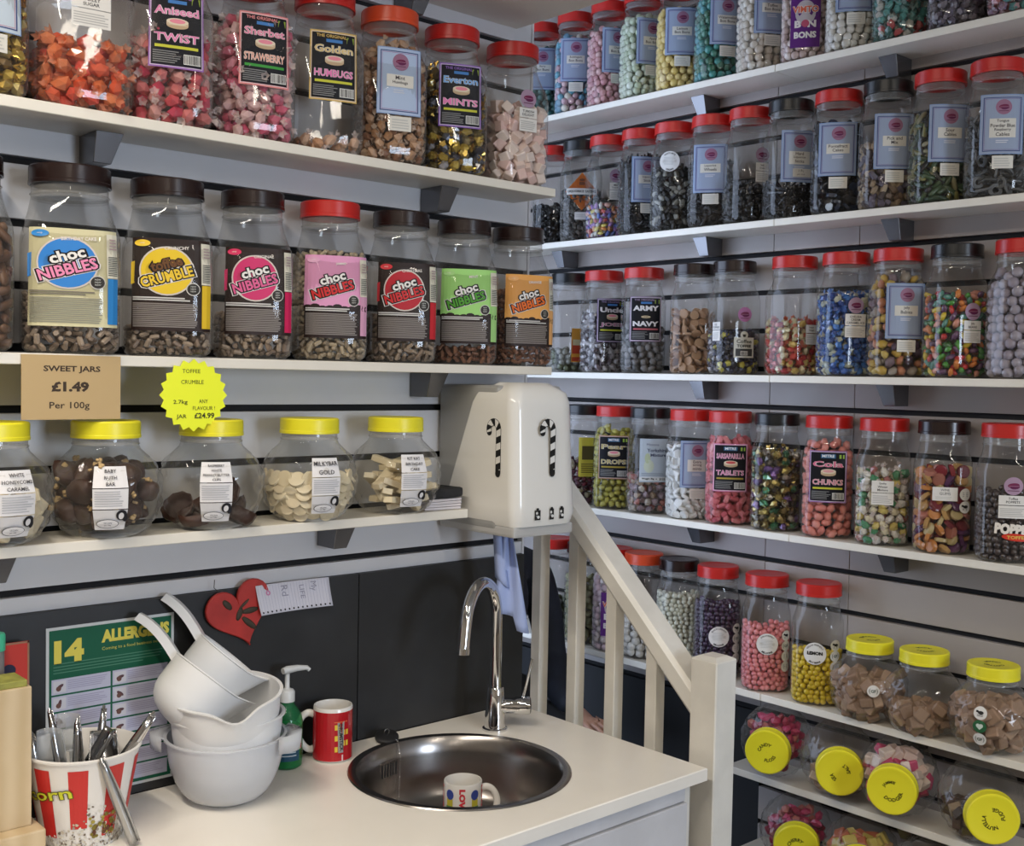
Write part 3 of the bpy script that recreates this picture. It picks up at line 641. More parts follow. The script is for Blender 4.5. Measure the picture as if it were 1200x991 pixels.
box('lining', -2.0, -.9, 1.91, 1.925, FLOOR, CEIL, WHITE_BOARD, lw); box('lining', -.9, 1.757, 1.9, 1.925, FLOOR, -.78, WHITE_BOARD, lw)
rw = struct(box('wall_right', 2.524, 2.60, -2.45, 3.3, FLOOR, CEIL, SLOT))
zr = [(a+SG, b-SG) for a, b in zip(zs_slots[:-1], zs_slots[1:]) if b < CEIL]
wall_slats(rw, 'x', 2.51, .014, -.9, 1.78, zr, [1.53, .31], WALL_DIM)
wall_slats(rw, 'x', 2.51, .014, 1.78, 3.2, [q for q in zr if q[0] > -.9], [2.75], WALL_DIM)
box('dark_lining', 2.512, 2.525, 1.78, 3.2, FLOOR, -.88, mat('dark blue grey panel', (.007, .008, .010), .7), rw)  # plain dark panel instead of slats on this lower stretch
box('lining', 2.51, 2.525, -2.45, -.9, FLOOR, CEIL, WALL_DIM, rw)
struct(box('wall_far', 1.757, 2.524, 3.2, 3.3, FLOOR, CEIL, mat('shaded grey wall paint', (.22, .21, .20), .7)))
struct(box('wall_side', -2.06, -2.0, -2.45, 2.02, FLOOR, CEIL, mat('cream wall paint', (.42, .37, .31), .7, noise=.03)))
wb = empty('wall_back'); struct(wb)
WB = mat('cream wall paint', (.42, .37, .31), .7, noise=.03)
for a in ((-2.0, 1.0, FLOOR, CEIL), (1.80, 2.524, FLOOR, CEIL), (1.0, 1.80, FLOOR, -.55), (1.0, 1.80, .55, CEIL)): box('wall_panel', a[0], a[1], -2.45, -2.37, a[2], a[3], WB, wb)
wn = empty('window_1'); struct(wn)
for a in ((1.0, 1.05, -.55, .55), (1.75, 1.80, -.55, .55), (1.05, 1.75, -.55, -.50), (1.05, 1.75, .50, .55), (1.38, 1.42, -.50, .50)): box('window_frame', a[0], a[1], -2.44, -2.38, a[2], a[3], PAINT, wn)
box('pane', 1.05, 1.75, -2.412, -2.408, -.50, .50, clear('window glass', tint=(.98, .99, 1), haze=.0, bump=0), wn)
struct(box('floor', -2.06, 2.6, -2.45, 3.3, FLOOR-.05, FLOOR, mat('dark vinyl floor', (.06, .05, .045), .5, noise=.3, nscale=6)))
struct(box('ceiling', -2.06, 2.6, -2.45, 3.3, CEIL, CEIL+.05, mat('ceiling paint', (.42, .40, .37), .8)))
for i, (x, y, w_) in enumerate(((-.05, .85, 'above the white counter'), (1.05, -.85, 'towards the right-hand jar wall'), (-.7, -1.5, 'behind the viewer'))):
    t = empty('strip_lamp', (x, y, CEIL-.06)); tag(t, f'long white ceiling strip lamp {w_}', 'ceiling lamp', 'ceiling strip lamps')
    box('lamp_housing', -.06, .06, -.78, .78, 0, .058, PAINT, t, .01); box('end_clip', -.062, .062, -.79, -.76, -.006, .058, GREYMET, t); box('end_clip', -.062, .062, .76, .79, -.006, .058, GREYMET, t)

# splashback of dark panels
for i, (a, b) in enumerate(((-.9, .32), (.322, 1.305), (1.307, 1.757))):
    o = box('splashback_panel', a, b, 1.9, 1.9235, -.742, -.404, SLATE, None, .0006); tag(o, ['left', 'middle', 'right'][i]+' dark slate splashback panel '+['beside the wooden stand', 'behind the mixing bowls', 'behind the chrome tap'][i], 'splashback', 'dark splashback panels')

# ------------------------------------------------------------------ shelves
def bracket(parent, along, z, side, w=.046, dep=.060, h=.050):
    """box-shaped steel bracket: open at the back, the far lower corner cut away"""
    P = (lambda u, o_, z_: (along+u, 1.91-o_, z+z_)) if side == 'L' else (lambda u, o_, z_: (2.51-o_, along+u, z+z_))
    prof = [(-w/2, 0), (w/2, 0), (w/2-.016, -h), (-w/2, -h)]
    bm = bmesh.new(); A = [bm.verts.new(P(u, 0, z_)) for u, z_ in prof]; B = [bm.verts.new(P(u, dep+(.012 if z_ == 0 else 0), z_)) for u, z_ in prof]
    bm.faces.new(A); bm.faces.new(B[::-1])
    for i in range(4): bm.faces.new((A[i], B[i], B[(i+1) % 4], A[(i+1) % 4]))
    bmesh.ops.recalc_face_normals(bm, faces=bm.faces[:]); bmesh.ops.bevel(bm, geom=bm.edges[:], offset=.0008, segments=1, affect='EDGES'); return bmobj('bracket', bm, GREYMET, parent)
def shelf(side, ztop, a, b, splits, brs, label, front=None, th=.0175):
    e = empty('shelf', ((a+b)/2, 1.91, ztop-th) if side == 'L' else (2.51, (a+b)/2, ztop-th)); off = Vector(e.location)
    tag(e, label, 'shelf', 'white jar shelves')
    f = front or (1.775 if side == 'L' else 2.38); c = [a]+sorted(splits)+[b]
    for p, q in zip(c[:-1], c[1:]):
        o = box('board', p+.0005, q-.0005, f, 1.9095, ztop-th, ztop, SHELF_M, e, .0012) if side == 'L' else box('board', f, 2.5095, p+.0005, q-.0005, ztop-th, ztop, SHELF_M, e, .0012)
        o.location = -off
    for u in brs: o = bracket(e, u, ztop-th, side); o.location = -off
    return e
shelf('L', .782, -.9, 1.712, [], [1.40, .60], 'deep white shelf highest on the left wall, its underside in view', front=1.63)
shelf('L', .40, -.9, 1.712, [], [.765, 1.475], 'white left-wall shelf holding the red-lidded jars of wrapped sweets')
shelf('L', .02, -.9, 1.712, [], [.70, 1.455], 'white left-wall shelf holding the dark-lidded chocolate jars')
shelf('L', -.272, -.9, 1.484, [], [.60, 1.235], 'short white left-wall shelf holding the round yellow-lidded jars')
shelf('R', .778, -.6, 3.2, [.49, 1.70], [1.43, 1.99, .7], 'white right-wall shelf of dusted ball jars, highest in view')
shelf('R', .399, -.6, 3.2, [.49, 1.69], [1.41, 1.97, 2.52, .7], 'white right-wall shelf holding the liquorice jars')
shelf('R', .013, -.6, 3.2, [.49, 1.69], [1.41, 1.97, .7], 'white right-wall shelf at eye level with jelly bean jar')
shelf('R', -.377, -.6, 3.2, [.49, 1.62], [1.395, 1.97, .7], 'white right-wall shelf holding coral eggs and wine gums')
shelf('R', -.787, -.6, 3.2, [.49, 1.69], [1.33, 1.97, .7], 'white right-wall shelf holding pink and yellow ball jars')
shelf('R', -.994, -.6, 1.79, [.49], [1.33, .7], 'white right-wall shelf with four globe jars lying down')
shelf('R', -1.205, -.6, 1.76, [.49], [1.33, .7], 'white right-wall shelf at the bottom right below the lying jars')

# ------------------------------------------------------------------ jars on the left wall
PUR, PNK, RDB, GLD, BLU = (.30, .14, .42), (.70, .22, .36), (.70, .20, .20), (.62, .42, .12), (.20, .16, .45)
LBL = 'label'
def row(name, where_name, items, c, z, side, shape, sc=1.0):
    for i, it in enumerate(items):
        pos, lid, key, top, s, prints = it[:6]; k = it[6] if len(it) > 6 else 1
        x, y = (pos, c) if side == 'L' else (c, pos)
        make_jar(shape, x, y, z+.0003, lid, key, top, name, f'{NTH[i]} from left on {where_name}', s, prints, sc*k)
def blu(*l, **k): return (LBL, )+L_blue(l, **k)
def blk(*a, **k): return (LBL, )+L_black(*a, **k)
def wht(l, du=0, zc=.13, **k): p, _ = L_white(l, **k); return (LBL, p, (du, zc))
def lp(p, du, zc, nm='label'): return (nm, p, (du, zc))
row('upper left shelf', 'upper left shelf', [
 (.550, 'red', 'gold', .21, .35, [blu('Treacle', 'Toffee', inner=(.5, .15, .25), bg=(.5, .58, .66))], 1.08),
 (.713, 'red', 'barley', .115, .25, [wht(['BARLEY', 'SUGAR'], 0, .150, w=.027)], 1.08),
 (.867, 'red', 'anise', .150, .15, [blk('Aniseed', 'TWIST', PUR, (.75, .25, .45), (.72, .22, .42), head=False)]),
 (1.023, 'red', 'sherb', .215, .28, [blk('Sherbet', 'STRAWBERRY', (.72, .25, .25), (.75, .25, .38), (.75, .40, .30), (.05, .3, .05), head=False)]),
 (1.170, 'red', 'humbug', .030, .25, [blk('Golden', 'HUMBUGS', GLD, (.66, .50, .22), (.75, .2, .45), head=False)]),
 (1.317, 'orange', 'mint', .215, .30, [blu('Mint', 'Humbugs', inner=(.35, .08, .25), bg=(.42, .52, .70))]),
 (1.472, 'red', 'ever', .195, .28, [blk('Everton', 'MINTS', (.24, .12, .42), (.16, .38, .72), (.75, .22, .45), head=False)]),
 (1.637, 'red', 'turk', .165, .52, [wht(['TURKISH', 'DELIGHT'], 0, .135, with_lips=True, w=.021)]),
], 1.838, .40, 'L', 'SQ')
BR = (.028, .016, .013)
row('middle left shelf', 'middle left shelf', [
 (.535, 'brown', 'log', .185, .1, [], 1.10),
 (.701, 'brown', 'nib', .085, .08, [(LBL,)+L_choc('choc', 'NIBBLES', (.05, .22, .55), (.04, .22, .60), (.75, .73, .7), (.75, .25, .42), (.62, .58, .36), (.03, .22, .55), 'BIRTHDAY CAKE')], 1.12),
 (.865, 'brown', 'nib', .045, .12, [(LBL,)+L_choc('toffee', 'CRUMBLE', (.75, .50, .02), (.75, .52, .03), (.14, .06, .02), (.76, .52, .04), BR, (.75, .50, .03), 'CRUNCHY')], 1.08),
 (1.026, 'brown', 'nib', .080, .2, [(LBL,)+L_choc('choc', 'NIBBLES', (.55, .03, .12), (.60, .04, .15), (.75, .73, .7), (.68, .12, .28), BR, (.60, .02, .10), 'ORIGINAL')]),
 (1.188, 'red', 'nib2', .195, .22, [(LBL,)+L_choc('choc', 'NIBBLES', None, None, (.75, .73, .7), (.58, .03, .03), BR, (.68, .35, .50), 'JAMMIE', upper=(.72, .32, .52))]),
 (1.353, 'brown', 'nib', .085, .24, [(LBL,)+L_choc('choc', 'NIBBLES', (.50, .02, .03), (.45, .02, .03), (.75, .73, .7), (.58, .03, .03), BR, (.55, .03, .04), 'CHRISTMAS')]),
 (1.514, 'brown', 'nib3', .035, .22, [(LBL,)+L_choc('choc', 'NIBBLES', None, None, (.75, .73, .7), (.08, .32, .03), BR, (.35, .62, .22), 'MINT', upper=(.35, .68, .20))]),
 (1.665, 'brown', 'nib3', .165, .48, [(LBL,)+L_choc('choc', 'NIBBLES', None, None, (.75, .73, .7), (.75, .15, .02), BR, (.75, .40, .15), 'ORANGE', upper=(.78, .38, .10))]),
], 1.840, .02, 'L', 'SQ')

# ------------------------------------------------------------------ round jars with large pieces
def globe_pieces(M, shape, d, level, name, mesh, size, label, group, zmin=.006, axis_world=False, flat=False, cap=60, order='low', gap=.92):
    """large pieces packed one by one inside a round jar whose local frame is M; level is a height above the shelf"""
    a = d*gap; cand = []
    for kz in range(-12, 14):
        for ky in range(-8, 9):
            for kx in range(-8, 9):
                p = Vector(((kx+.5*(ky % 2)+.33*(kz % 2))*a, (ky*.87+.29*(kz % 2))*a, kz*.80*a))
                cand.append(p+Vector(RNG.normal(0, d*.05, 3)))
    Mi = M.inverted(); c0 = M @ Vector((0, 0, .072)); out = []
    for p in cand:
        w_ = c0+p; q = Mi @ w_
        if q.z < d*.5+zmin or q.z > .135 or w_.z > level: continue
        rq = math.hypot(q.x, q.y)
        if rq > rad(shape, q.z, 0)-max(d*.52, size*.50): continue
        if w_.z-d*.5 < BASEZ+.003: continue
        out.append(w_)
    out.sort(key=lambda w_: (w_-Vector((0, 0, 0))).length)
    out = out[:cap]; made = []
    for w_, R in zip(out, rand_rots(max(1, len(out)))):
        o = bpy.data.objects.new(name, mesh if not isinstance(mesh, list) else random.choice(mesh)); COL.objects.link(o)
        RM = Matrix([list(r)+[0] for r in R]+[[0, 0, 0, 1]])
        o.matrix_world = Matrix.Translation(w_) @ RM @ Matrix.Diagonal((size, size, size, 1)); made.append(o)
    label_pieces(made, (c0.x, c0.y), d*.8, BASEZ, label[0], label[1], group)
def geo_mesh(name, g, sc, mats, sm=False, I=None):
    o = mk(name, g[0]*np.array(sc), g[1], mats, I, smooth=sm); me = o.data; bpy.data.objects.remove(o); return me
WCH = palette('white chocolate', [(.72, .62, .42), (.76, .67, .48), (.70, .60, .42)], .45, 0, 'object')
DCH = mat('dark chocolate', (.060, .028, .019), .3, noise=.4, nscale=60, bump=.4, bscale=120)
NUT = mat('chopped nut', (.52, .36, .17), .6)
def cluster_mesh(seed):
    g = np.random.default_rng(seed); V, Fc = ico(3); n = V/np.linalg.norm(V, axis=1)[:, None]
    f = np.zeros(len(V)); 
    for k in range(7): c = g.normal(size=3); c /= np.linalg.norm(c); f += .10*np.exp(-((1-n@c)*9))
    V = n*(.42+f*1.0+g.uniform(-.012, .012, len(V)))[:, None]; V *= np.array([1.15, 1, .8])
    V = list(map(tuple, V)); I = [0]*len(Fc)
    for k in range(4):                                   # chopped nuts pressed into the coating
        c = g.normal(size=3); c /= np.linalg.norm(c); b = len(V); C, CF = cubeg(.15)
        for q in range(3): 
            b = len(V); V += list(map(tuple, C*np.array([.14, .10, .08])*g.uniform(.7, 1.2)+c*np.array([1.15, 1, .8])*.47+g.normal(0, .035, 3))); CFx = [tuple(b+i for i in f_) for f_ in CF]; Fc = Fc+CFx; I += [1]*len(CFx)
    o = mk('cluster', V, Fc, [DCH, NUT], I, smooth=True); me = o.data; bpy.data.objects.remove(o); return me
def cup_mesh():
    pr = [(.005, .05), (.30, .05), (.40, .16), (.46, .34), (.50, .36), (.46, .14), (.36, 0), (.005, 0)]
    V, Fc = lathe_data(pr, 20, lambda t, k: 1+.04*math.cos(10*t)); o = mk('cup', V, Fc, DCH, smooth=True); me = o.data; bpy.data.objects.remove(o); return me
def globe_jar(x, y, z, where, what, s, prints, lid='yellow', M=None, group='round yellow-lidded jars'):
    ca = cam_angle(x, y); e = empty('globe_jar'); body, lids = jar_meshes('GL')
    rz = ca+math.asin(s)
    e.matrix_world = M if M is not None else Matrix.Translation((x, y, z)) @ Matrix.Rotation(rz, 4, 'Z')
    b = bpy.data.objects.new('jar_body', body); COL.objects.link(b); b.parent = e
    l = bpy.data.objects.new('lid', lids[lid]); COL.objects.link(l); l.parent = e
    tag(e, f'round yellow-lidded jar of {what}, {where}', 'jar', group)
    for nm, p, (du, zc) in prints: p.build(nm, wrap('GL', zc, du/.085), e)
    return e
def Z(z): return z
GX = [.575, .752, .938, 1.135, 1.331]; ZL3 = -.2717; BASEZ = ZL3
LOW = 'lowest left shelf'
chunkm = [geo_mesh('white_block', cubeg(.10), (1.1, .75, .6), WCH), geo_mesh('white_block', rough_chunk(8, .15), (1.2, .8, .7), WCH)]
globe_jar(GX[0], 1.818, ZL3, 'cut by the left picture edge', 'white blocks', .40, [(LBL,)+L_globe(['WHITE', 'HONEYCOMB', 'CARAMEL'])])
globe_pieces(Matrix.Translation((GX[0], 1.818, ZL3)), 'GL', .030, ZL3+.082, 'white_block', chunkm, .034, ('white chocolate block', 'jar cut by left edge'), 'white blocks in the leftmost round jar', cap=70)
clm = [cluster_mesh(s) for s in (1, 2, 3)]
globe_jar(GX[1], 1.818, ZL3, 'under the tan price card', 'dark chocolate nut clusters', .08, [(LBL,)+L_globe(['BABY', 'RUTH', 'BAR'])])
globe_pieces(Matrix.Translation((GX[1], 1.818, ZL3)), 'GL', .036, ZL3+.104, 'chocolate_cluster', clm, .050, ('chocolate nut cluster', 'jar under tan card'), 'chocolate nut clusters under the tan card', cap=60, zmin=-.010)
globe_jar(GX[2], 1.818, ZL3, 'under the yellow star price tag', 'a few dark chocolate cups', .10, [(LBL,)+L_globe(['RASPBERRY', 'WHITE', 'PEANUT BUTTER', 'CUPS'])])
cm = cup_mesh(); cups = []
for i, (dx, dy, dz, rx, ry, q) in enumerate(((-.045, -.03, .012, .1, -.2, .062), (.028, -.048, .012, .35, .3, .062), (.055, .005, .018, -.2, .5, .06), (.0, .035, .010, .1, .1, .062), (-.005, -.012, .030, .5, -.3, .062), (.030, -.005, .055, 1.0, .9, .062), (-.052, .02, .026, .6, -.7, .058))):
    o = bpy.data.objects.new('chocolate_cup', cm); COL.objects.link(o); o.location = (GX[2]+dx*.86, 1.818+dy*.86, ZL3+dz); o.rotation_euler = (rx, ry, i); o.scale = (q, q, q)
    cups.append(o)
label_pieces(cups, (GX[2], 1.818), .03, ZL3, 'dark chocolate cup', 'jar under yellow star tag', 'chocolate cups under the star tag')
bt = geo_mesh('button', cylg(18, .1), (1, 1, .17), WCH)
globe_jar(GX[3], 1.818, ZL3, 'second from the white towel dispenser', 'white chocolate buttons', .35, [(LBL,)+L_globe(['MILKYBAR', 'GOLD'])])
def shelljar(cx, cy, z0, mesh, name, size, top, spacing, label, group, tilt=.5, thick=.2, cap=120):
    zc = z0+.010; n = 0; made = []
    layers = []
    zz = .008+size*.28
    while zz < top: layers.append(zz); zz += spacing*.55
    for k, q in enumerate(layers):
        for inset, keepall in ((size*.30+.003, False), (size*1.0, k >= len(layers)-2), (size*1.7, k >= len(layers)-2)):
            if inset > size*.5 and not keepall and k % 2: continue
            R = rad('GL', q, 0)-inset
            if R < size*.3: continue
            m = max(3, int(2*PI*R/spacing)); ph = RNG.uniform()*6
            for i in range(m):
                a = ph+2*PI*i/m
                if math.cos(a-cam_angle(cx, cy)) < -.1 or n >= cap: continue
                o = bpy.data.objects.new(name, mesh); COL.objects.link(o); lean = RNG.uniform(.5, 1.2) if inset < size*.5 else RNG.uniform(-.4, .5)
                # the piece's normal points outward and up, lying against the jar wall
                slope = (rad('GL', q+.01, 0)-rad('GL', q-.01, 0))/.02
                nrm = Vector((math.cos(a), math.sin(a), -slope+RNG.uniform(-.3, .8))) if inset < size*.5 else Vector((math.cos(a)*RNG.uniform(-.3, .8), math.sin(a)*.4, 1))
                o.matrix_world = Matrix.Translation((cx+R*math.cos(a), cy+R*math.sin(a), z0+q)) @ nrm.to_track_quat('Z', 'Y').to_matrix().to_4x4() @ Matrix.Rotation(RNG.uniform()*6, 4, 'Z') @ Matrix.Diagonal((size, size, size, 1))
                made.append(o); n += 1
    label_pieces(made, (cx, cy), .0128, z0, label[0], label[1], group)
shelljar(GX[3], 1.818, ZL3, bt, 'white_button', .030, .092, .023, ('white chocolate button', 'round jar of buttons'), 'white buttons in the round jar', cap=130)
globe_jar(GX[4], 1.818, ZL3, 'nearest the white towel dispenser', 'cream coloured bars', .42, [(LBL,)+L_globe(['KIT KAT', 'BIRTHDAY', 'CAKE'])])
barm = geo_mesh('bar', cubeg(.08), (1, .26, .15), WCH)
BARS = [(-.035, -.045, .028, .0, .12, .6), (.0, -.052, .024, .0, -.25, -.5), (.038, -.04, .03, 0, .1, .9), (-.055, -.005, .05, .2, -.5, 1.3), (-.028, -.052, .055, 0, .35, -.1), (.02, -.055, .052, .1, -.1, .15), (.05, -.025, .062, 0, .5, .7),
        (-.04, -.02, .075, .3, -.6, .3), (.0, -.03, .080, 0, .45, .2), (.035, -.02, .088, .2, -.3, -.4), (-.01, .0, .095, 0, .3, -.9), (.01, .03, .07, 0, .1, .1), (-.02, .04, .05, 0, .1, .8), (.03, .04, .04, .1, 0, 1.5), (-.03, .0, .03, 0, 0, .3), (.025, .0, .03, 0, 0, -.4)]
bars_ = []
BARS += [(-.05, -.02, .040, .2, .2, 1.1), (.048, -.03, .045, -.2, -.2, -.8), (.0, -.052, .040, .0, .9, .1), (-.045, -.035, .068, 0, -.3, .2), (.015, -.045, .070, 0, -.15, -.3), (-.015, -.04, .092, .1, .15, .5), (.045, .0, .075, .3, .2, .9), (-.05, .02, .060, 0, .4, .6), (.02, .02, .095, 0, -.2, .2), (.052, -.01, .030, .1, .3, 1.2)]
for dx, dy, dz, rx, ry, rz in BARS:
    o = bpy.data.objects.new('white_bar', barm); COL.objects.link(o); o.location = (GX[4]+dx*.72, 1.818+dy*.80, ZL3+dz); o.rotation_euler = (rx, ry, rz); o.scale = (.082,)*3
    bars_.append(o)
label_pieces(bars_, (GX[4], 1.818), .02, ZL3, 'cream coated bar', 'round jar by the dispenser', 'cream bars in the round jar')

# ------------------------------------------------------------------ jars on the right wall
ST = lambda: L_white(['', ''], h2=False)[0]
row('top right shelf', 'top right shelf', [
 (2.602, 'red', 'tealb', .22, .0, [blu('Berry', 'Bon Bons', sticker=False)]),
 (2.458, 'red', 'bubble', .22, .0, [blu('Bubblegum', 'Bon Bons')]),
 (2.318, 'red', 'cherry', .215, .35, [blu('Cherry', 'Bon Bons')]),
 (2.190, 'red', 'appleb', .22, .40, [blu('Apple', 'Bon Bons')]),
 (2.060, 'red', 'lemonb', .20, .12, [blu('Lemon', 'Bon Bons')]),
 (1.923, 'red', 'water', .22, .32, [blu('Watermelon', 'Bon Bons')]),
 (1.785, 'red', 'toffb', .21, .36, [blu('Toffee', 'Bon Bons')]),
], 2.44, .778, 'R', 'RD')
pv = Print(); pv.rect(-.035, -.0625, .035, .0625, (.10, .02, .16), 0); pv.ell(0, .02, .024, .03, (.45, .40, .42), 1); pv.text('VIMTO', 0, .028, .018, (.7, .65, .6), 2, w=.062, bold=.08); pv.text('VIMTO', 0, .028, .016, (.62, .12, .06), 3, w=.060, bold=.03)
pv.text('B  N', 0, -.007, .017, (.72, .68, .66), 2, w=.05, bold=.05); pv.ell(0, -.006, .009, .009, (.45, .08, .14), 3); pv.text('BONS', 0, -.033, .016, (.72, .68, .66), 2, w=.052, bold=.05)
def row2(name, where, items, c, z, side, shape, start, sc=1.0):
    for i, it in enumerate(items):
        pos, lid, key, top, s, prints = it[:6]
        x, y = (pos, c) if side == 'L' else (c, pos); make_jar(shape, x, y, z+.0003, lid, key, top, name, f'{NTH[i+start]} from left on {where}', s, prints, sc)
row2('top right shelf', 'top right shelf', [
 (1.653, 'red', 'pinkw', .20, -.05, [(LBL, pv, (0, .090))]),
 (1.527, 'red', 'whiteb', .22, .1, [(LBL,)+(L_blue(['Strawberry', 'Bon Bons'])[0], (0, .148))]),
 (1.401, 'red', 'mixw', .20, .2, [wht(['Rhubarb', 'Custard'], 0, .13)]),
 (1.266, 'red', 'dgrey', .20, .1, []),
 (1.128, 'red', 'pinkt', .20, .0, []),
], 2.44, .778, 'R', 'RD', 7)
hz = Print(); hz.poly([(-.050, 0), (0, -.055), (.050, 0), (0, .055)], (.62, .17, .02), 0); hz.poly([(-.046, 0), (0, -.051), (.046, 0), (0, .051)], (.50, .12, .015), 1); hz.rect(-.046, -.009, .046, .009, (.55, .53, .5), 2)
hz.text('LIQUORICE EATING', 0, 0, .0085, (.02, .02, .02), 3, w=.082, bold=.04); hz.rect(-.008, .018, .008, .028, (.12, .04, .02), 2); hz.ell(0, .033, .008, .004, (.12, .04, .02), 2); hz.poly([(-.010, -.030), (0, -.014), (.010, -.030), (0, -.024)], (.12, .04, .02), 2)
hz.rect(-.02, -.082, .02, -.060, (.55, .54, .52), 0); hz.lines(-.016, .016, -.076, -.066, 2, (.4, .4, .4), 1)
rs = L_round(None, ('WHITE MICE', 'VEGAN'))
row('liquorice shelf', 'liquorice shelf', [
 (2.543, 'red', 'blackp', .12, 0, []),
 (2.423, 'black', 'liqs', .15, .05, [(LBL, hz, (0, .142))]),
 (2.312, 'red', 'torp', .095, .35, [wht(['Mini', 'Torpedoes'], 0, .135, with_lips=True, w=.018)]),
 (2.187, 'red', 'black1', .215, .30, [blu('Liquorice', 'Sticks')]),
 (2.065, 'red', 'blacks', .175, -.2, [(LBL, rs[0], (0, .185))]),
 (1.935, 'red', 'blackw', .16, -.08, [blu('Liquorice', 'Wheels')]),
 (1.812, 'red', 'blackp', .105, .5, [wht(['Salty', 'Drops'], 0, .13, with_lips=True, w=.018)]),
 (1.690, 'black', 'black1', .085, .35, [blu('Hard', 'Liquorice', 'Sticks', extra=True, sticker=False)]),
 (1.555, 'red', 'ponte', .21, .0, [blu('Pontefract', 'Cakes')]),
 (1.424, 'black', 'mixl', .155, .25, [blu('Pick and', 'Mix')]),
 (1.296, 'red', 'ropes', .185, .35, [blu('Sour', 'Cables')]),
 (1.166, 'red', 'greyl', .18, .20, [blu('Tongue', 'Powder Blue', 'Raspberry', 'Cables')]),
], 2.44, .399, 'R', 'RD')
og = Print(); og.rect(-.014, -.055, .016, .045, (.60, .28, .04), 0); og.rect(-.012, -.03, .014, .01, (.42, .05, .02), 1); og.rect(-.010, -.005, .014, .012, (.6, .52, .3), 2); og.rect(-.012, -.052, .014, -.04, (.4, .05, .02), 1)
cf = Print(); cf.rect(-.028, -.026, .028, .026, (.60, .60, .54), 0); cf.ell(0, .032, .011, .010, (.60, .60, .54), 0); cf.poly([(-.005, .034), (.005, .034), (.003, .027), (-.003, .027)], (.04, .04, .03), 1)
cf.text('Coffee', 0, .016, .010, (.04, .04, .03), 1, w=.042, bold=.02); cf.text('TOFFEE', 0, .004, .008, (.04, .04, .03), 1, w=.040, bold=.05); cf.rect(-.023, -.022, .023, -.003, (.05, .05, .05), 1); cf.barcode(-.010, -.020, .010, -.009)
lp_only = Print(); lips(lp_only, 0, 0, .019, 0, (.42, .16, .34))
row('eye level right shelf', 'jelly bean shelf', [
 (2.461, 'black', 'fewg', .07, .35, [(LBL, og, (0, .085))]),
 (2.320, 'red', 'silver', .175, .40, [blk('Uncle', 'JOES', (.22, .16, .30), (.6, .58, .6), (.4, .15, .25), head=False)]),
 (2.165, 'red', 'army', .135, .12, [blk('ARMY', 'NAVY', (.30, .22, .32), (.76, .74, .74), (.76, .74, .74), (.5, .12, .14), head=False, big=True)]),
 (1.985, 'brown', 'coins', .165, .0, []),
 (1.850, 'brown', 'blye', .105, .45, [(LBL, cf, (0, .070)), (LBL, lp_only, (0, .155)), wht(['ICE', 'TOFFEES'], -.075, .115, w=.016)]),
 (1.666, 'red', 'redg', .135, .70, [wht(['Luxury', 'Nougat'], 0, .105, w=.018)]),
 (1.521, 'red', 'bluew', .195, .40, [wht(['CHELSEA', 'CREAM', 'CARAMEL ICE'], 0, .120, w=.025, with_lips=True)]),
 (1.385, 'red', 'baby', .225, .32, [blu('Jelly', 'Babies')]),
 (1.243, 'black', 'beans', .185, .58, [wht(['Jelly', 'BEANS'], 0, .105, w=.021, with_lips=True)]),
 (1.096, 'red', 'lilac', .22, .75, [blk('Aniseed', 'BALLS', (.28, .16, .5), (.7, .4, .5), (.7, .4, .5))]),
], 2.44, .013, 'R', 'RD')
yb = Print(); yb.rect(-.040, -.060, .040, .060, (.42, .47, .52), 0); yb.text('Maxons', -.004, .044, .007, (.08, .06, .12), 1, w=.034); yb.text('Yorkshire', .008, .028, .010, (.06, .07, .12), 1, w=.056, bold=.03); yb.text('Mixture', .012, .015, .009, (.06, .07, .12), 1, w=.044, bold=.03)
yb.ell(-.018, .006, .008, .014, (.42, .47, .30), 1); yb.ell(-.014, -.016, .014, .018, (.50, .54, .42), 1); yb.rect(-.040, -.056, .040, -.046, (.62, .62, .6), 1); yb.text('Weight 3kg  e', -.012, -.051, .006, (.03, .03, .03), 2, w=.042, bold=.05); yb.barcode(.014, -.056, .034, -.047); yb.lines(-.034, .034, -.043, -.034, 2, (.22, .25, .3), 1)
yl = Print(); yl.rect(-.030, -.060, .030, .055, (.62, .55, .08), 0); yl.rect(-.02, -.01, .02, .03, (.1, .08, .03), 1); yl.lines(-.022, .022, -.05, -.02, 5, (.15, .12, .03), 1)
gm = Print(); gm.rect(-.026, -.015, .026, .015, (.72, .70, .66), 0); gm.text('WINE', 0, .009, .005, (.04, .04, .04), 1); gm.text('GUMS', .0, .001, .006, (.04, .04, .04), 1); gm.lines(-.02, .02, -.012, -.005, 2, (.55, .55, .5), 1); dots(gm, .044, [.0, -.028], 'LC')
pp = L_white(['Toffee', 'POPPETS'], w=.028, with_lips=True)[0]; pp.text('POPPETS', .010, -.052, .026, (.02, .015, .015), 1, w=.090, bold=.14, rot=-.06); pp.text('POPPETS', .010, -.052, .024, (.76, .70, .62), 2, w=.088, bold=.07, rot=-.06); pp.ell(.010, -.068, .030, .008, (.6, .04, .02), 3, rot=-.06); pp.text('TOFFEE', .010, -.068, .007, (.75, .5, .1), 4, w=.04, bold=.03)
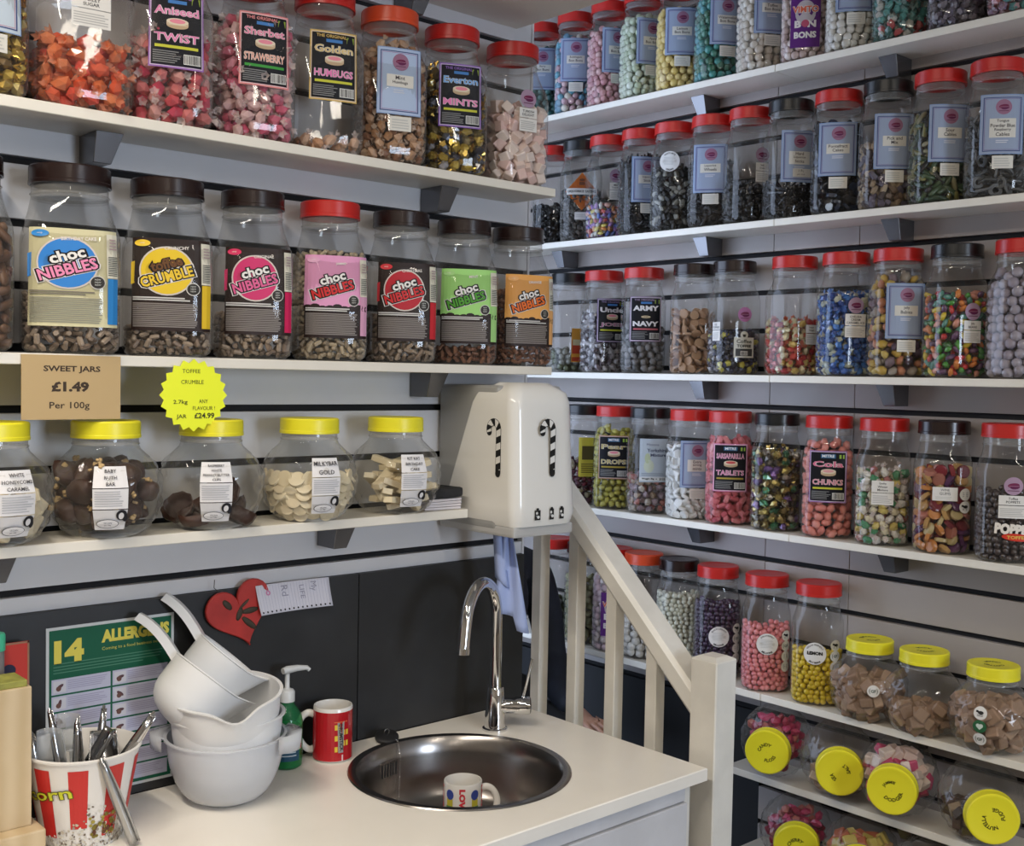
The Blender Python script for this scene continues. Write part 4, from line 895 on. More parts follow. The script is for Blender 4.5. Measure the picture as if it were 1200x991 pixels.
row('coral egg shelf', 'coral egg shelf', [
 (2.388, 'black', 'dkred', .135, .25, [(LBL, yl, (0, .145))]),
 (2.262, 'red', 'pear', .225, -.05, [blk('Pear', 'DROPS', (.42, .22, .12), (.5, .4, .15), (.5, .4, .15), (.4, .3, .05))]),
 (2.130, 'black', 'york', .115, .22, [(LBL, yb, (0, .150))]),
 (1.984, 'red', 'mints', .20, .30, [blu('Extra', 'strong', 'mints')]),
 (1.852, 'red', 'sarsa', .215, .05, [blk('SARSAPARILLA', 'TABLETS', (.62, .22, .38), (.66, .25, .42), (.66, .25, .42), (.4, .3, .06), top=(.6, .1, .1))]),
 (1.705, 'black', 'foils', .195, .0, []),
 (1.554, 'red', 'cola', .235, .0, [blk('Cola', 'CHUNKS', (.30, .16, .38), (.72, .18, .30), (.72, .28, .35), top=(.72, .35, .35))]),
 (1.406, 'red', 'wmix', .175, .0, [wht(['Quality', 'Winter', 'Mixture'], 0, .125, w=.024)]),
 (1.259, 'brown', 'gums', .195, .10, [(LBL, gm, (0, .135))]),
 (1.112, 'red', 'toffp', .150, .2, [(LBL, pp, (0, .125))]),
], 2.44, -.377, 'R', 'RD')
def millions(word, arcs, nd, x=.044):
    p = L_round(word, arcs)[0]; return dots(p, .050, [.022-.026*i for i in range(nd)], 'CBLL')
row('ball jar shelf', 'pink ball shelf', [
 (2.500, 'red', 'fewg', .12, 0, []),
 (2.370, 'brown', 'olive', .20, 0, []),
 (2.255, 'red', 'vimto', .20, 0, [(LBL, pv, (0, .11))]),
 (2.140, 'orange', 'lump', .12, .0, []),
 (2.012, 'brown', 'pearl', .205, .0, []),
 (1.878, 'red', 'purple', .200, .10, [(LBL, millions(None, ('BLACKCURRANT', 'MILLIONS'), 4), (0, .115))]),
 (1.722, 'red', 'pinkb', .168, .08, [(LBL, millions(None, ('STRAWBERRY', 'MILLIONS'), 4), (0, .125))]),
 (1.569, 'red', 'yellb', .135, -.08, [(LBL, millions('LEMON', ('VEGAN FRIENDLY', 'JELLY BEANS'), 4), (0, .130))]),
], 2.44, -.787, 'R', 'RD', .985)

# fudge globes, standing and lying
BASEZ = -.7867
FUD = palette('fudge', [(.30, .19, .12), (.36, .23, .15), (.26, .16, .10), (.40, .27, .18)], .6, 0, 'object', bump=.3)
fudge = geo_mesh('fudge_cube', cubeg(.09), (1, .92, .72), FUD)
def lid_ring(word_a, word_b, mid=''):
    p = Print(); p.text(word_a, 0, 0, .0085, (.03, .03, .01), 0, arc=.0185, bold=.03); p.text(word_b, 0, 0, .0085, (.03, .03, .01), 0, arc=-.0200, bold=.03)
    if mid: p.text(mid, 0, 0, .005, (.03, .03, .01), 0, maxw=.022, bold=.02)
    return p
def lid_print(e, p, rot):
    c, s_ = math.cos(rot), math.sin(rot); z0 = LIDZ['GL']+.0262
    o = p.build('lettering', lambda u, v, l: (u*c-v*s_, u*s_+v*c, z0+l*LSTEP), None); lidob = [q for q in e.children if q.name.startswith('lid')][0]; o.parent = lidob
for i, (yy, lev, kinds, what, wd, cap) in enumerate(((1.413, .108, 'B', 'dark caramel fudge cubes', ('FUDGE', 'CARAMEL'), 90), (1.276, .070, '', 'pale fudge cubes, part full', ('VANILLA', 'FUDGE'), 60), (1.117, .112, 'CHB', 'caramel fudge cubes under three round stickers', ('CLOTTED', 'CREAM'), 90))):
    pr = []
    if kinds: pr = [(LBL, dots(Print(), .0, [.0] if kinds == 'B' else [.028, 0, -.028], kinds), (0, .085 if kinds == 'B' else .070))]
    e = globe_jar(2.418, yy, BASEZ, ['beside the yellow ball jar', 'middle of three fudge jars', 'at the right picture edge'][i], what, .12 if i == 0 else -.25, pr)
    lid_print(e, lid_ring(*wd), -PI/2+.4)
    globe_pieces(Matrix.Translation((2.418, yy, BASEZ)), 'GL', .0245, BASEZ+lev, 'fudge_cube', fudge, .0290, ('brown fudge cube', f'{["left", "middle", "right"][i]} standing fudge jar'), f'fudge cubes in the {["left", "middle", "right"][i]} fudge jar', cap=cap)
BASEZ = -.9937
PK = palette('pink and white fudge', [(.45, .03, .10), (.62, .50, .42), (.55, .40, .34), (.50, .06, .14)], .5, 0, 'object')
MG = palette('magenta sweets', [(.35, .02, .07), (.45, .04, .12), (.40, .12, .10), (.28, .02, .05)], .35, 0, 'object')
BG = palette('cream toffee fudge', [(.48, .33, .22), (.40, .26, .17), (.55, .42, .30)], .5, 0, 'object')
DK = palette('dark brown fudge', [(.06, .035, .02), (.10, .06, .04), (.30, .22, .14)], .5, 0, 'object')
YO = palette('yellow and red fudge', [(.50, .38, .08), (.45, .12, .05), (.52, .30, .12)], .5, 0, 'object')
def lying(yy, z, zr, matx, what, where, words, lev, cap, kind='cube', tilt=0.0, rotl=0.0):
    global BASEZ; BASEZ = z
    ax = Vector((-math.cos(zr), -math.sin(zr), tilt)).normalized()       # the way the lid points
    c = Vector((2.505-.072-.0, yy, z+.0885))                            # belly centre
    c = Vector((2.420, yy, z+.0895))
    q = ax.to_track_quat('Z', 'Y').to_matrix().to_4x4(); o0 = c-ax*.072
    M = Matrix.Translation(o0) @ q
    e = globe_jar(2.42, yy, z, where, what, 0, [], M=M, group='round jars lying on their sides')
    lid_print(e, lid_ring(*words), rotl)
    me = geo_mesh('fudge_piece', cubeg(.09) if kind == 'cube' else rough_chunk(4, .14), (1, .85, .62), matx)
    globe_pieces(M, 'GL', .0265, z+lev, 'fudge_piece', me, .031, (what[:-1] if what.endswith("s") else what, 'jar '+where.replace(' the right picture edge, lying', ' right edge').replace(' newel post', ' newel')), f'{what} in the jar {where}', cap=cap)
lying(1.665, -.9937, .40, MG, 'magenta jelly pieces', 'lying beside newel post', ('CANDY', 'FLOSS'), .150, 60, 'chunk', rotl=.5)
lying(1.49, -.9937, .60, BG, 'cream toffee fudge pieces', 'lying second from newel', ('SEA', 'SALT'), .060, 45, rotl=2.2)
lying(1.330, -.9937, .38, PK, 'crimson white fudge pieces', 'lying third from newel', ('JAMMIE', 'DODGER'), .150, 60, rotl=.4)
lying(1.135, -.9937, .66, DK, 'dark brown fudge pieces', 'at the right picture edge, lying', ('NUTELLA', 'FUDGE'), .085, 60, rotl=2.4)
lying(1.60, -1.2047, .60, MG, 'crimson jelly pieces', 'first on bottom row', ('CHERRY', 'FUDGE'), .150, 60, 'chunk', rotl=.3)
lying(1.42, -1.2047, .5, YO, 'yellow orange fudge pieces', 'second on bottom row', ('RHUBARB', 'FUDGE'), .140, 60, rotl=.3)
lying(1.25, -1.2047, .5, BG, 'toffee brown fudge pieces', 'third on bottom row', ('BANOFFEE', 'FUDGE'), .120, 40, rotl=.3)

# ------------------------------------------------------------------ signs on the middle shelf
TAN = mat('tan card', (.50, .35, .16), .55)
sg = Print(); sg.rect(-.0765, -.0495, .0765, .0495, TAN, 0)
sg.text('SWEET JARS', .0, .0275, .0115, (.05, .03, .015), 1, w=.088, bold=.03); sg.text('£1.49', -.003, .001, .0160, (.05, .03, .015), 1, w=.058, bold=.05); sg.text('Per 100g', -.004, -.029, .0135, (.05, .03, .015), 1, w=.062, bold=.012)
e = empty('price_card', (.679, 1.771, -.0315)); tag(e, 'tan card reading SWEET JARS £1.49 hanging from the middle left shelf', 'sign')
box('card', -.0765, .0765, 0, .0012, -.0495, .0495, TAN, e); sg.build('lettering', on_plane((0, -.0002, 0), (1, 0, 0), (0, 0, 1), (0, -1, 0)), e)
NEON = mat('neon yellow card', (.88, .95, .01), .5)
e = empty('star_price_tag', (.881, 1.770, -.043)); tag(e, 'neon yellow starburst tag for toffee crumble jars at £24.99', 'sign')
n = 20; bm = bmesh.new(); ring0 = []
for i in range(2*n):
    a = PI*i/n; r_ = .0605 if i % 2 == 0 else .0535; ring0.append(bm.verts.new((r_*math.cos(a), 0, r_*math.sin(a))))
fce = bm.faces.new(ring0); ex = bmesh.ops.extrude_face_region(bm, geom=[fce]); [setattr(v.co, 'y', .0012) for v in ex['geom'] if isinstance(v, bmesh.types.BMVert)]
bmesh.ops.recalc_face_normals(bm, faces=bm.faces[:]); bmobj('star_card', bm, NEON, e)
sp = Print(); K = (.05, .06, .01)
sp.text('TOFFEE', -.005, .040, .0065, K, 1, w=.032, bold=.0); sp.text('CRUMBLE', -.003, .022, .0065, K, 1, w=.040); sp.text('2.7kg', -.024, -.012, .0085, K, 1, w=.025, bold=.01); sp.text('ANY', .017, -.010, .0065, K, 1, w=.016); sp.text('FLAVOUR !', .018, -.0215, .0065, K, 1, w=.040); sp.text('JAR', -.022, -.036, .0085, K, 1, w=.018, bold=.01); sp.text('£24.99', .019, -.034, .0095, K, 1, w=.036, bold=.03)
sp.build('lettering', on_plane((0, -.0002, 0), (1, 0, 0), (0, 0, 1), (0, -1, 0)), e)

# ------------------------------------------------------------------ poster, heart, note
po = Print(); DG = (.010, .10, .055); W2 = .112; H2 = .1475
po.rect(-W2, -H2, W2, H2, (.55, .58, .60), 0); po.rect(-W2+.005, -H2+.005, W2-.005, H2-.005, DG, 1)
po.text('14', -.074, .105, .040, (.68, .60, .10), 2, w=.050, bold=.06); po.text('ALLERGENS', .042, .122, .022, (.68, .60, .10), 2, w=.122, bold=.06)
po.text('Coming to a food business near you', .042, .100, .007, (.55, .52, .1), 2, w=.12); po.lines(-.100, .100, .068, .088, 4, (.08, .22, .15), 2, fill=.3)
for r_ in range(7):
    y1 = .060-r_*.0285; y0 = y1-.0255
    for c_ in range(2):
        x0 = -.103+c_*.1035; po.rect(x0, y0, x0+.100, y1, (.46, .47, .60), 2); po.rect(x0+.003, y0+.003, x0+.024, y1-.003, (.56, .56, .62), 3)
        rot = random.random()*3; po.ell(x0+.0135, (y0+y1)/2, .0075, .003, (.10, .05, .06), 4, 8, rot); po.ell(x0+.0115, (y0+y1)/2-.003, .0045, .0045, (.14, .07, .06), 5, 8)
        po.lines(x0+.027, x0+.095, y0+.006, y1-.003, 5, (.32, .31, .45), 3, fill=.35)
e = empty('allergen_poster', (.798, 1.8985, -.579)); tag(e, 'green poster headed 14 ALLERGENS on the dark splashback', 'poster')
box('sheet', -W2, W2, 0, .0006, -H2, H2, mat('poster paper', (.55, .58, .6), .25), e); po.build('print', on_plane((0, -.0001, 0), (1, 0, 0), (0, 0, 1), (0, -1, 0)), e)
# heart, tilted, wooden with dark leafy relief
e = empty('red_heart', (1.036, 1.894, -.444)); tag(e, 'red wooden heart with dark leaf sprig hung on the splashback', 'ornament')
e.rotation_euler = (0, math.radians(-17), 0)
def heart_outline(s, n=48): return [(s*16*math.sin(t)**3/16, s*(13*math.cos(t)-5*math.cos(2*t)-2*math.cos(3*t)-math.cos(4*t))/16) for t in (2*PI*i/n for i in range(n))]
bm = bmesh.new(); vs = [bm.verts.new((x, 0, z)) for x, z in heart_outline(.066)]; f = bm.faces.new(vs); ex = bmesh.ops.extrude_face_region(bm, geom=[f])
for v in ex['geom']:
    if isinstance(v, bmesh.types.BMVert): v.co.y = -.006
bmesh.ops.recalc_face_normals(bm, faces=bm.faces[:]); bmesh.ops.bevel(bm, geom=[e_ for e_ in bm.edges if abs(e_.verts[0].co.y+.006) < 1e-5 and abs(e_.verts[1].co.y+.006) < 1e-5], offset=.0015, segments=1, affect='EDGES')
bmobj('heart_plaque', bm, mat('red painted wood', (.42, .028, .022), .4, noise=.2, nscale=25), e)
sprig = mat('dark green leaf', (.040, .030, .018), .7)
for (x, z, rx, rz_, rot) in ((-.022, .022, .013, .006, -1.1), (-.004, -.004, .013, .006, .9), (.018, -.006, .018, .006, -.2), (.010, -.028, .020, .006, -1.0), (.010, .010, .014, .003, .4)):
    bm = bmesh.new(); bmesh.ops.create_icosphere(bm, subdivisions=2, radius=1)
    for v in bm.verts: a, b = v.co.x*rx, v.co.z*rz_; v.co = Vector((x+a*math.cos(rot)-b*math.sin(rot), -.0062+v.co.y*.0022, z+a*math.sin(rot)+b*math.cos(rot)))
    bmobj('leaf', bm, sprig, e, True)
tube('hanging_cord', [(-.03, -.004, .05), (-.036, -.003, .062), (-.03, -.001, .075)], .0008, sprig, e, 5)
# note: spiral pad page, curling
e = empty('handwritten_note', (1.145, 1.895, -.400)); tag(e, 'white lined pad page with torn punched holes, curling beside the heart', 'note')
PW, PH = .080, .055; V, Fc = [], []; nx, ny = 16, 8
def page(u, v, l=0): # u -PW..PW, v 0..-PH
    c_ = .014*math.sin(PI*(-v/PH))+.004*math.sin(u*40); x = u*(1+.02*v/PH)+(.006*(-v/PH)); return (x, -.003-.010*(-v/PH)**1.5-.006*(u/PW)**2-l*LSTEP, v+.010*u*.4)
for j in range(ny+1):
    for i in range(nx+1): V.append(page(-PW+2*PW*i/nx, -PH*j/ny))
for j in range(ny):
    for i in range(nx): a = j*(nx+1)+i; Fc.append((a, a+nx+1, a+nx+2, a+1))
pg = mk('page', V, Fc, mat('pad paper', (.62, .62, .70), .7), parent=e, smooth=True); pg.modifiers.new('t', 'SOLIDIFY').thickness = .0004
np_ = Print()
for i in range(24): x = -PW+.004+i*(2*PW-.008)/23; np_.rect(x-.0003, -PH+.004, x+.0003, -.002, (.42, .43, .55), 1)
for i in range(16): x = -PW+.006+i*(2*PW-.012)/15; np_.ell(x, -PH+.0045, .0019, .0019, (.02, .02, .025), 2, 8)
np_.text('My', .044, -.014, .016, (.28, .28, .36), 2, rot=-PI/2, w=.018); np_.text('LIFE', .020, -.022, .010, (.28, .28, .36), 2, rot=-PI/2, w=.026); np_.text('Rd', -.018, -.016, .014, (.28, .28, .36), 2, rot=-PI/2, w=.02); np_.text('o', -.055, -.016, .010, (.6, .2, .4), 2, bold=.02)
np_.build('writing', lambda u, v, l: page(u, v, l+1), e)

# ------------------------------------------------------------------ counter with sink
CZ = -.743; SX, SY, SR = 1.362, 1.640, .211
cab = empty('counter', (0.5, 1.6, FLOOR)); tag(cab, 'white painted counter with cream worktop and round sink cut-out', 'counter')
def hole_top(name, x0, x1, y0, y1, z0, z1, cx, cy, r, m, parent):
    N_ = 64; angs = sorted(set([2*PI*i/N_ for i in range(N_)]+[math.atan2(yy-cy, xx-cx) % (2*PI) for xx in (x0, x1) for yy in (y0, y1)]))
    def edge(a):
        c_, s_ = math.cos(a), math.sin(a); t = 1e9
        if c_ > 1e-9: t = min(t, (x1-cx)/c_)
        if c_ < -1e-9: t = min(t, (x0-cx)/c_)
        if s_ > 1e-9: t = min(t, (y1-cy)/s_)
        if s_ < -1e-9: t = min(t, (y0-cy)/s_)
        return cx+t*c_, cy+t*s_
    V, Fc = [], []; n = len(angs)
    for a in angs:
        ex_, ey_ = edge(a); ix, iy = cx+r*math.cos(a), cy+r*math.sin(a)
        bx, by = (ex_-cx)*1, (ey_-cy)*1; k = 1-.002/max(.05, math.hypot(bx, by))
        V += [(ix, iy, z1), (cx+bx*k, cy+by*k, z1), (ex_, ey_, z1-.002), (ex_, ey_, z0), (ix, iy, z0)]
    for i in range(n):
        j = (i+1) % n
        for q in range(5): Fc.append((i*5+q, i*5+(q+1) % 5, j*5+(q+1) % 5, j*5+q))
    o = mk(name, V, Fc, m, parent=parent); o.location = -Vector(parent.location)
    bm = bmesh.new(); bm.from_mesh(o.data); bmesh.ops.recalc_face_normals(bm, faces=bm.faces[:]); bm.to_mesh(o.data); bm.free(); return o
hole_top('worktop', -.9, 1.735, 1.348, 1.8995, CZ-.024, CZ, SX, SY, SR-.006, COUNTER_M, cab)
def off(o, p): o.location = -Vector(p.location); return o
off(box('side_panel', 1.70, 1.717, 1.375, 1.895, FLOOR, CZ-.024, PAINT, cab), cab)
PAN = mat('chalky white board', (.66, .66, .68), .5, noise=.08, nscale=9)
off(box('front_rail', -.88, 1.70, 1.372, 1.388, CZ-.062, CZ-.024, PAN, cab, .001), cab)
off(box('front_panel', 1.10, 1.70, 1.366, 1.384, CZ-.62, CZ-.064, PAN, cab, .0015), cab)
for k_ in range(4): off(box('cupboard_door', -.88+k_*.495, -.39+k_*.495, 1.366, 1.384, CZ-.80, CZ-.064, PAN, cab, .0015), cab)
off(box('plinth', -.88, 1.70, 1.42, 1.436, FLOOR, CZ-.80, mat('dark plinth', (.05, .05, .05), .6), cab), cab)
# sink
e = empty('sink', (SX, SY, CZ)); tag(e, 'round stainless steel sink bowl set in the cream worktop', 'sink')
lathe('bowl', [(SR, .0005), (SR-.002, .0028), (SR-.008, .0034), (SR-.016, .0022), (SR-.022, -.006), (SR-.027, -.030), (SR-.031, -.082), (SR-.040, -.112), (SR-.066, -.131), (.035, -.135), (.001, -.136)], STEEL, e, 72)
lathe('waste', [(.034, -.1340), (.032, -.1315), (.022, -.133), (.020, -.1345), (.001, -.1345)], CHROME, e, 28)
# overflow slots on the left inner wall
oa = math.radians(101); of = empty('overflow'); of.parent = e
oc = Vector((math.cos(oa), math.sin(oa), 0)); ot = Vector((-math.sin(oa), math.cos(oa), 0))
lathe_o = box('overflow_plate', -.026, .026, -.001, .0006, -.017, .017, STEEL, e, .0005); lathe_o.matrix_local = Matrix.Translation(oc*(SR-.0292)+Vector((0, 0, -.042))) @ Matrix.Rotation(oa-PI/2+PI, 4, 'Z')
bpy.data.objects.remove(of)
for i in range(6):
    s_ = box('overflow_slot', -.002, .002, -.0013, .0008, -.013, .013, SLOT, e); s_.matrix_local = Matrix.Translation(oc*(SR-.0297)+ot*((i-2.5)*.0078)+Vector((0, 0, -.042))) @ Matrix.Rotation(oa-PI/2+PI, 4, 'Z')
# plug on its chain
e = empty('sink_plug', (1.352, 1.862, CZ)); tag(e, 'black rubber plug with bead chain on the back edge of the sink', 'plug')
RUB = mat('black rubber', (.012, .012, .013), .5)
pl = lathe('plug', [(.001, 0), (.021, 0), (.024, .004), (.024, .010), (.020, .013), (.001, .013)], RUB, e, 28); pl.rotation_euler = (.25, -.1, 0); pl.location = (0, 0, .002)
tube('ring', arc_pts((0, 0, .018), .006, 0, 2*PI, 14, (1, 0, 0), (0, 0, 1)), .0009, CHROME, e, 6)
chain = []
A, B = Vector((.004, -.012, .012)), Vector((-.012, -.066, -.13))
P0 = [Vector((.003, -.004, .012)), Vector((.006, -.030, .006)), Vector((.004, -.040, -.012))]+[Vector((.004-.001*k, -.042-.001*k, -.012-.011*k)) for k in range(1, 12)]
bm = bmesh.new()
tot = 0; k_ = 0
for a, b in zip(P0[:-1], P0[1:]):
    L_ = (b-a).length; m_ = max(1, int(L_/.0038))
    for q in range(m_): bmesh.ops.create_icosphere(bm, subdivisions=1, radius=.0016, matrix=Matrix.Translation(a+(b-a)*(q/m_)))
ch = bmobj('bead_chain', bm, CHROME, e, True); ch['kind'] = 'stuff'
# ------------------------------------------------------------------ tap
TX, TY = 1.574, 1.783
e = empty('tap', (TX, TY, CZ)); tag(e, 'tall chrome swan-neck mixer tap behind the sink', 'tap')
lathe('base_ring', [(.0265, 0), (.0265, .004), (.0235, .006), (.001, .006)], CHROME, e, 36)
lathe('tap_body', [(.0225, .005), (.0215, .03), (.0185, .07), (.0170, .088), (.0155, .0905), (.001, .0905)], CHROME, e, 36)
dd = Vector((-.900, -.436, 0)); R_ = .080; zt = .238
pts = [Vector((0, 0, .085)), Vector((0, 0, .12)), Vector((0, 0, .16)), Vector((0, 0, .20))]+[Vector((0, 0, zt))+dd*(R_-R_*math.cos(a))+Vector((0, 0, R_*1.05*math.sin(a))) for a in np.linspace(.15, PI*.94, 16)]
end = pts[-1]; pts += [end+dd*.006+Vector((0, 0, -.03)), end+dd*.010+Vector((0, 0, -.052))]
tube('spout', pts, .0120, CHROME, e, 20)
l_ = pts[-1]; tube('aerator', [l_+Vector((0, 0, .006)), l_+dd*.001+Vector((0, 0, -.006))], .0134, CHROME, e, 20)
hd = Vector((.80, -.60, 0))
tube('handle_barrel', [hd*.010+Vector((0, 0, .050)), hd*.040+Vector((0, 0, .050)), hd*.042+Vector((0, 0, .050)), hd*.072+Vector((0, 0, .050))], [.0165, .0165, .0185, .0185], CHROME, e, 28)
tube('handle_cap', [hd*.0715+Vector((0, 0, .050)), hd*.0745+Vector((0, 0, .050))], [.0185, .016], mat('dark chrome', (.12, .12, .12), .15, metal=1), e, 28)
tube('lever', [hd*.058+Vector((0, 0, .066)), hd*.066+Vector((0, 0, .100)), hd*.076+Vector((0, 0, .150))], [.0034, .0032, .0030], CHROME, e, 10)

# ------------------------------------------------------------------ mugs
def smooth_path(P, R, k=5):
    O, Q = [], []; n = len(P)
    for i in range(n-1):
        a, b, c, d = P[max(i-1, 0)], P[i], P[i+1], P[min(i+2, n-1)]
        for j in range(k):
            t = j/k; O.append(.5*((2*b)+(c-a)*t+(2*a-5*b+4*c-d)*t*t+(3*b-a-3*c+d)*t**3)); Q.append(R[i]+(R[i+1]-R[i])*t)
    return O+[P[-1]], Q+[R[-1]]
def mug(name, x, y, z, r, h, rot, m_out, label, pr=None, white=(.74, .72, .68), band=None):
    e = empty(name, (x, y, z), rot); tag(e, label, 'mug')
    W_ = mat('glazed china', white, .15)
    lathe('cup', [(.001, .002), (r*.80, .0), (r*.90, .001), (r, .006), (r, h-.002), (r-.001, h), (r-.003, h), (r-.0036, h-.003), (r-.004, .010), (.001, .007)], W_, e, 44)
    tube('handle', *smooth_path([Vector((-r+.001, 0, h*.82)), Vector((-r-.010, 0, h*.84)), Vector((-r-.022, 0, h*.76)), Vector((-r-.029, 0, h*.58)), Vector((-r-.028, 0, h*.40)), Vector((-r-.019, 0, h*.24)), Vector((-r-.008, 0, h*.16)), Vector((-r+.001, 0, h*.17))], [.0058, .0055, .005, .005, .005, .005, .0052, .0058]), W_, e, 12, flat=1.3)
    if pr: pr.build('print', lambda u, v, l: ((r+.0003+l*LSTEP)*math.cos(u/r), (r+.0003+l*LSTEP)*math.sin(u/r), v), e)
    return e
RED = mat('red mug glaze', (.42, .012, .018), .18)
pr = Print(); pr.rect(-.093, .004, .086, .097, RED, 0)
pr.rect(.034-.035, .078, .046-.020, .080, (.62, .14, .05), 1)
for i in range(5):
    for j in range(2):
        if (i+j) % 2 == 0: pr.rect(.001+j*.018-.001, .022+i*.0105, .010+j*.018, .032+i*.0105, (.72, .52, .05), 1)
pr.poly([(.007, .020), (.017, .020), (.019, .080), (.005, .078)], (.30, .30, .30), 2); pr.text('DRUMSTICK', .0125, .049, .0075, (.03, .03, .03), 3, rot=-PI/2+.05, w=.052, bold=.03); pr.rect(.014, .004, .017, .016, (.7, .5, .5), 1)
mg_ca = cam_angle(1.212, 1.845)
mug('red_mug', 1.212, 1.845, CZ, .0375, .104, mg_ca+.10, RED, 'red mug with yellow checked sweet logo and white handle', pr)
def aim_handle(mug_obj, world_angle):
    for c_ in mug_obj.children:
        if c_.name.startswith('handle'): c_.rotation_euler = (0, 0, world_angle-PI-mug_obj.rotation_euler.z)
aim_handle([o for o in bpy.data.objects if o.name == 'red_mug'][0], math.radians(142))
pr = Print(); VC = [(.05, .08, .35), (.55, .48, .05), (.08, .22, .08)]
for i in range(9):
    u = -.105+i*.026
    if i % 2 == 0: pr.text('LOVE', u, .060, .0120, (.60, .04, .06), 1, rot=-PI/2, w=.046, bold=.06); pr.text('LOVE', u, .016, .0110, (.60, .04, .06), 1, rot=-PI/2, w=.026, bold=.06)
    else: pr.ell(u, .070, .009, .010, VC[0], 1, 12); pr.rect(u-.007, .048, u+.007, .063, VC[1], 2); pr.rect(u-.009, .018, u+.009, .048, VC[2], 1)
m2 = mug('patterned_mug', 1.412, 1.690, CZ-.1345, .0375, .090, cam_angle(1.412, 1.690), None, 'white mug with red lettering and coloured blobs in the sink', pr)
aim_handle(m2, math.radians(-38))

# ------------------------------------------------------------------ soap bottle
e = empty('soap_bottle', (1.118, 1.858, CZ), .3); tag(e, 'green pump soap bottle behind the mixing bowls', 'bottle')
lathe('bottle', [(.001, .001), (.024, 0), (.029, .004), (.030, .02), (.030, .085), (.027, .100), (.016, .115), (.013, .120), (.013, .128)], clear('green bottle plastic', tint=(.35, .75, .45), haze=.25, hazecol=(.03, .30, .12)), e, 32)
lathe('liquid', [(.001, .004), (.026, .004), (.027, .078), (.001, .078)], mat('green soap', (.015, .20, .06), .2), e, 28)
pr = Print(); pr.rect(-.026, .018, .026, .082, (.02, .07, .12), 0); pr.lines(-.020, .020, .025, .050, 4, (.5, .55, .58), 1, fill=.3); pr.rect(-.020, .058, .020, .074, (.05, .4, .12), 1); pr.text('HAND WASH', 0, .066, .008, (.6, .65, .6), 2, w=.034)
la_ = cam_angle(1.118, 1.858)-.3; pr.build('label', lambda u, v, l: ((.0305+l*LSTEP)*math.cos(la_+u/.0305), (.0305+l*LSTEP)*math.sin(la_+u/.0305), v), e)
PUMP = mat('pump plastic', (.55, .57, .58), .35)
lathe('pump_collar', [(.001, .124), (.0145, .124), (.0145, .142), (.012, .146), (.006, .148), (.0045, .150), (.0045, .176), (.001, .176)], PUMP, e, 24)
tube('pump_head', [Vector((-.010, .002, .182)), Vector((0, 0, .183)), Vector((.018, -.008, .184)), Vector((.034, -.018, .183)), Vector((.038, -.021, .178))], [.006, .0075, .006, .0045, .004], PUMP, e, 12)

# ------------------------------------------------------------------ mixing bowls and scoops
PLA = mat('milky white plastic', (.74, .75, .76), .35, sss=.15)
PLT = clear('frosted translucent plastic', tint=(.92, .93, .95), rough=.12, haze=.42, hazecol=(.80, .82, .86), bump=0)
def bowl_prof(rb, rt, h, t=.0022, lip=.005):
    o_ = [(.001, 0), (rb*.9, 0), (rb, .003)]+[(rb+(rt-rb)*math.sin(q*PI/2)**.9, .003+(h-.003)*(1-math.cos(q*PI/2))**.85) for q in (.2, .35, .5, .65, .8, .9, 1.0)]
    i_ = [(max(.001, a-t), b+(t if b < .01 else 0)) for a, b in o_[::-1]]
    return o_+[(rt+lip, h+.0005), (rt+lip, h+.003), (rt-.001, h+.003)]+i_[1:]
BX, BY = .952, 1.782
e = empty('translucent_bowl', (BX, BY, CZ), .0); tag(e, 'frosted translucent mixing bowl with side lugs, lowest of its stack', 'bowl')
ob = lathe('bowl', bowl_prof(.050, .100, .112), PLT, e, 56)
for s_, a in ((1, -.73), (-1, -.73)):                    # carrying lugs
    d_ = Vector((math.cos(a), math.sin(a), 0))*s_; t_ = Vector((-d_.y, d_.x, 0)); bm = bmesh.new(); P_ = []
    for q in np.linspace(-1, 1, 11):
        w_ = .042*q; o_ = .100+.030*(1-abs(q)**2.2); P_.append((d_*math.sqrt(max(0, .1025**2-w_**2))+t_*w_, d_*o_+t_*w_))
    A_ = [bm.verts.new(p+Vector((0, 0, .113))) for p, _ in P_]; B_ = [bm.verts.new(p+Vector((0, 0, .116 if s_ < 0 else .120))) for _, p in P_]; C_ = [bm.verts.new(p*.99+Vector((0, 0, .092))) for _, p in P_]
    for i in range(10): bm.faces.new((A_[i], A_[i+1], B_[i+1], B_[i])); bm.faces.new((B_[i], B_[i+1], C_[i+1], C_[i]))
    lo = bmobj('lug', bm, PLT, e, True); lo.modifiers.new('t', 'SOLIDIFY').thickness = .0016
e = empty('mixing_bowl', (BX+.002, BY, CZ+.030), 0); tag(e, 'white plastic mixing bowl, middle of the stack of three', 'bowl')
lathe('bowl', bowl_prof(.048, .094, .118), PLA, e, 56)
e = empty('spouted_bowl', (BX+.004, BY, CZ+.062), 0); tag(e, 'white plastic bowl with pouring lip, topmost of its stack', 'bowl'); e.rotation_euler = (math.radians(5), math.radians(-5), 0)
ob = lathe('bowl', bowl_prof(.048, .092, .128), PLA, e, 64)
for v in ob.data.vertices:                               # pouring lip towards the front, dipping a little
    a = math.atan2(v.co.y, v.co.x); k_ = math.exp(-((a+1.9)/.30)**2); hh = max(0, (v.co.z-.07)/.06)
    v.co.x *= 1+.12*k_*hh; v.co.y *= 1+.12*k_*hh; v.co.z -= .016*k_*hh
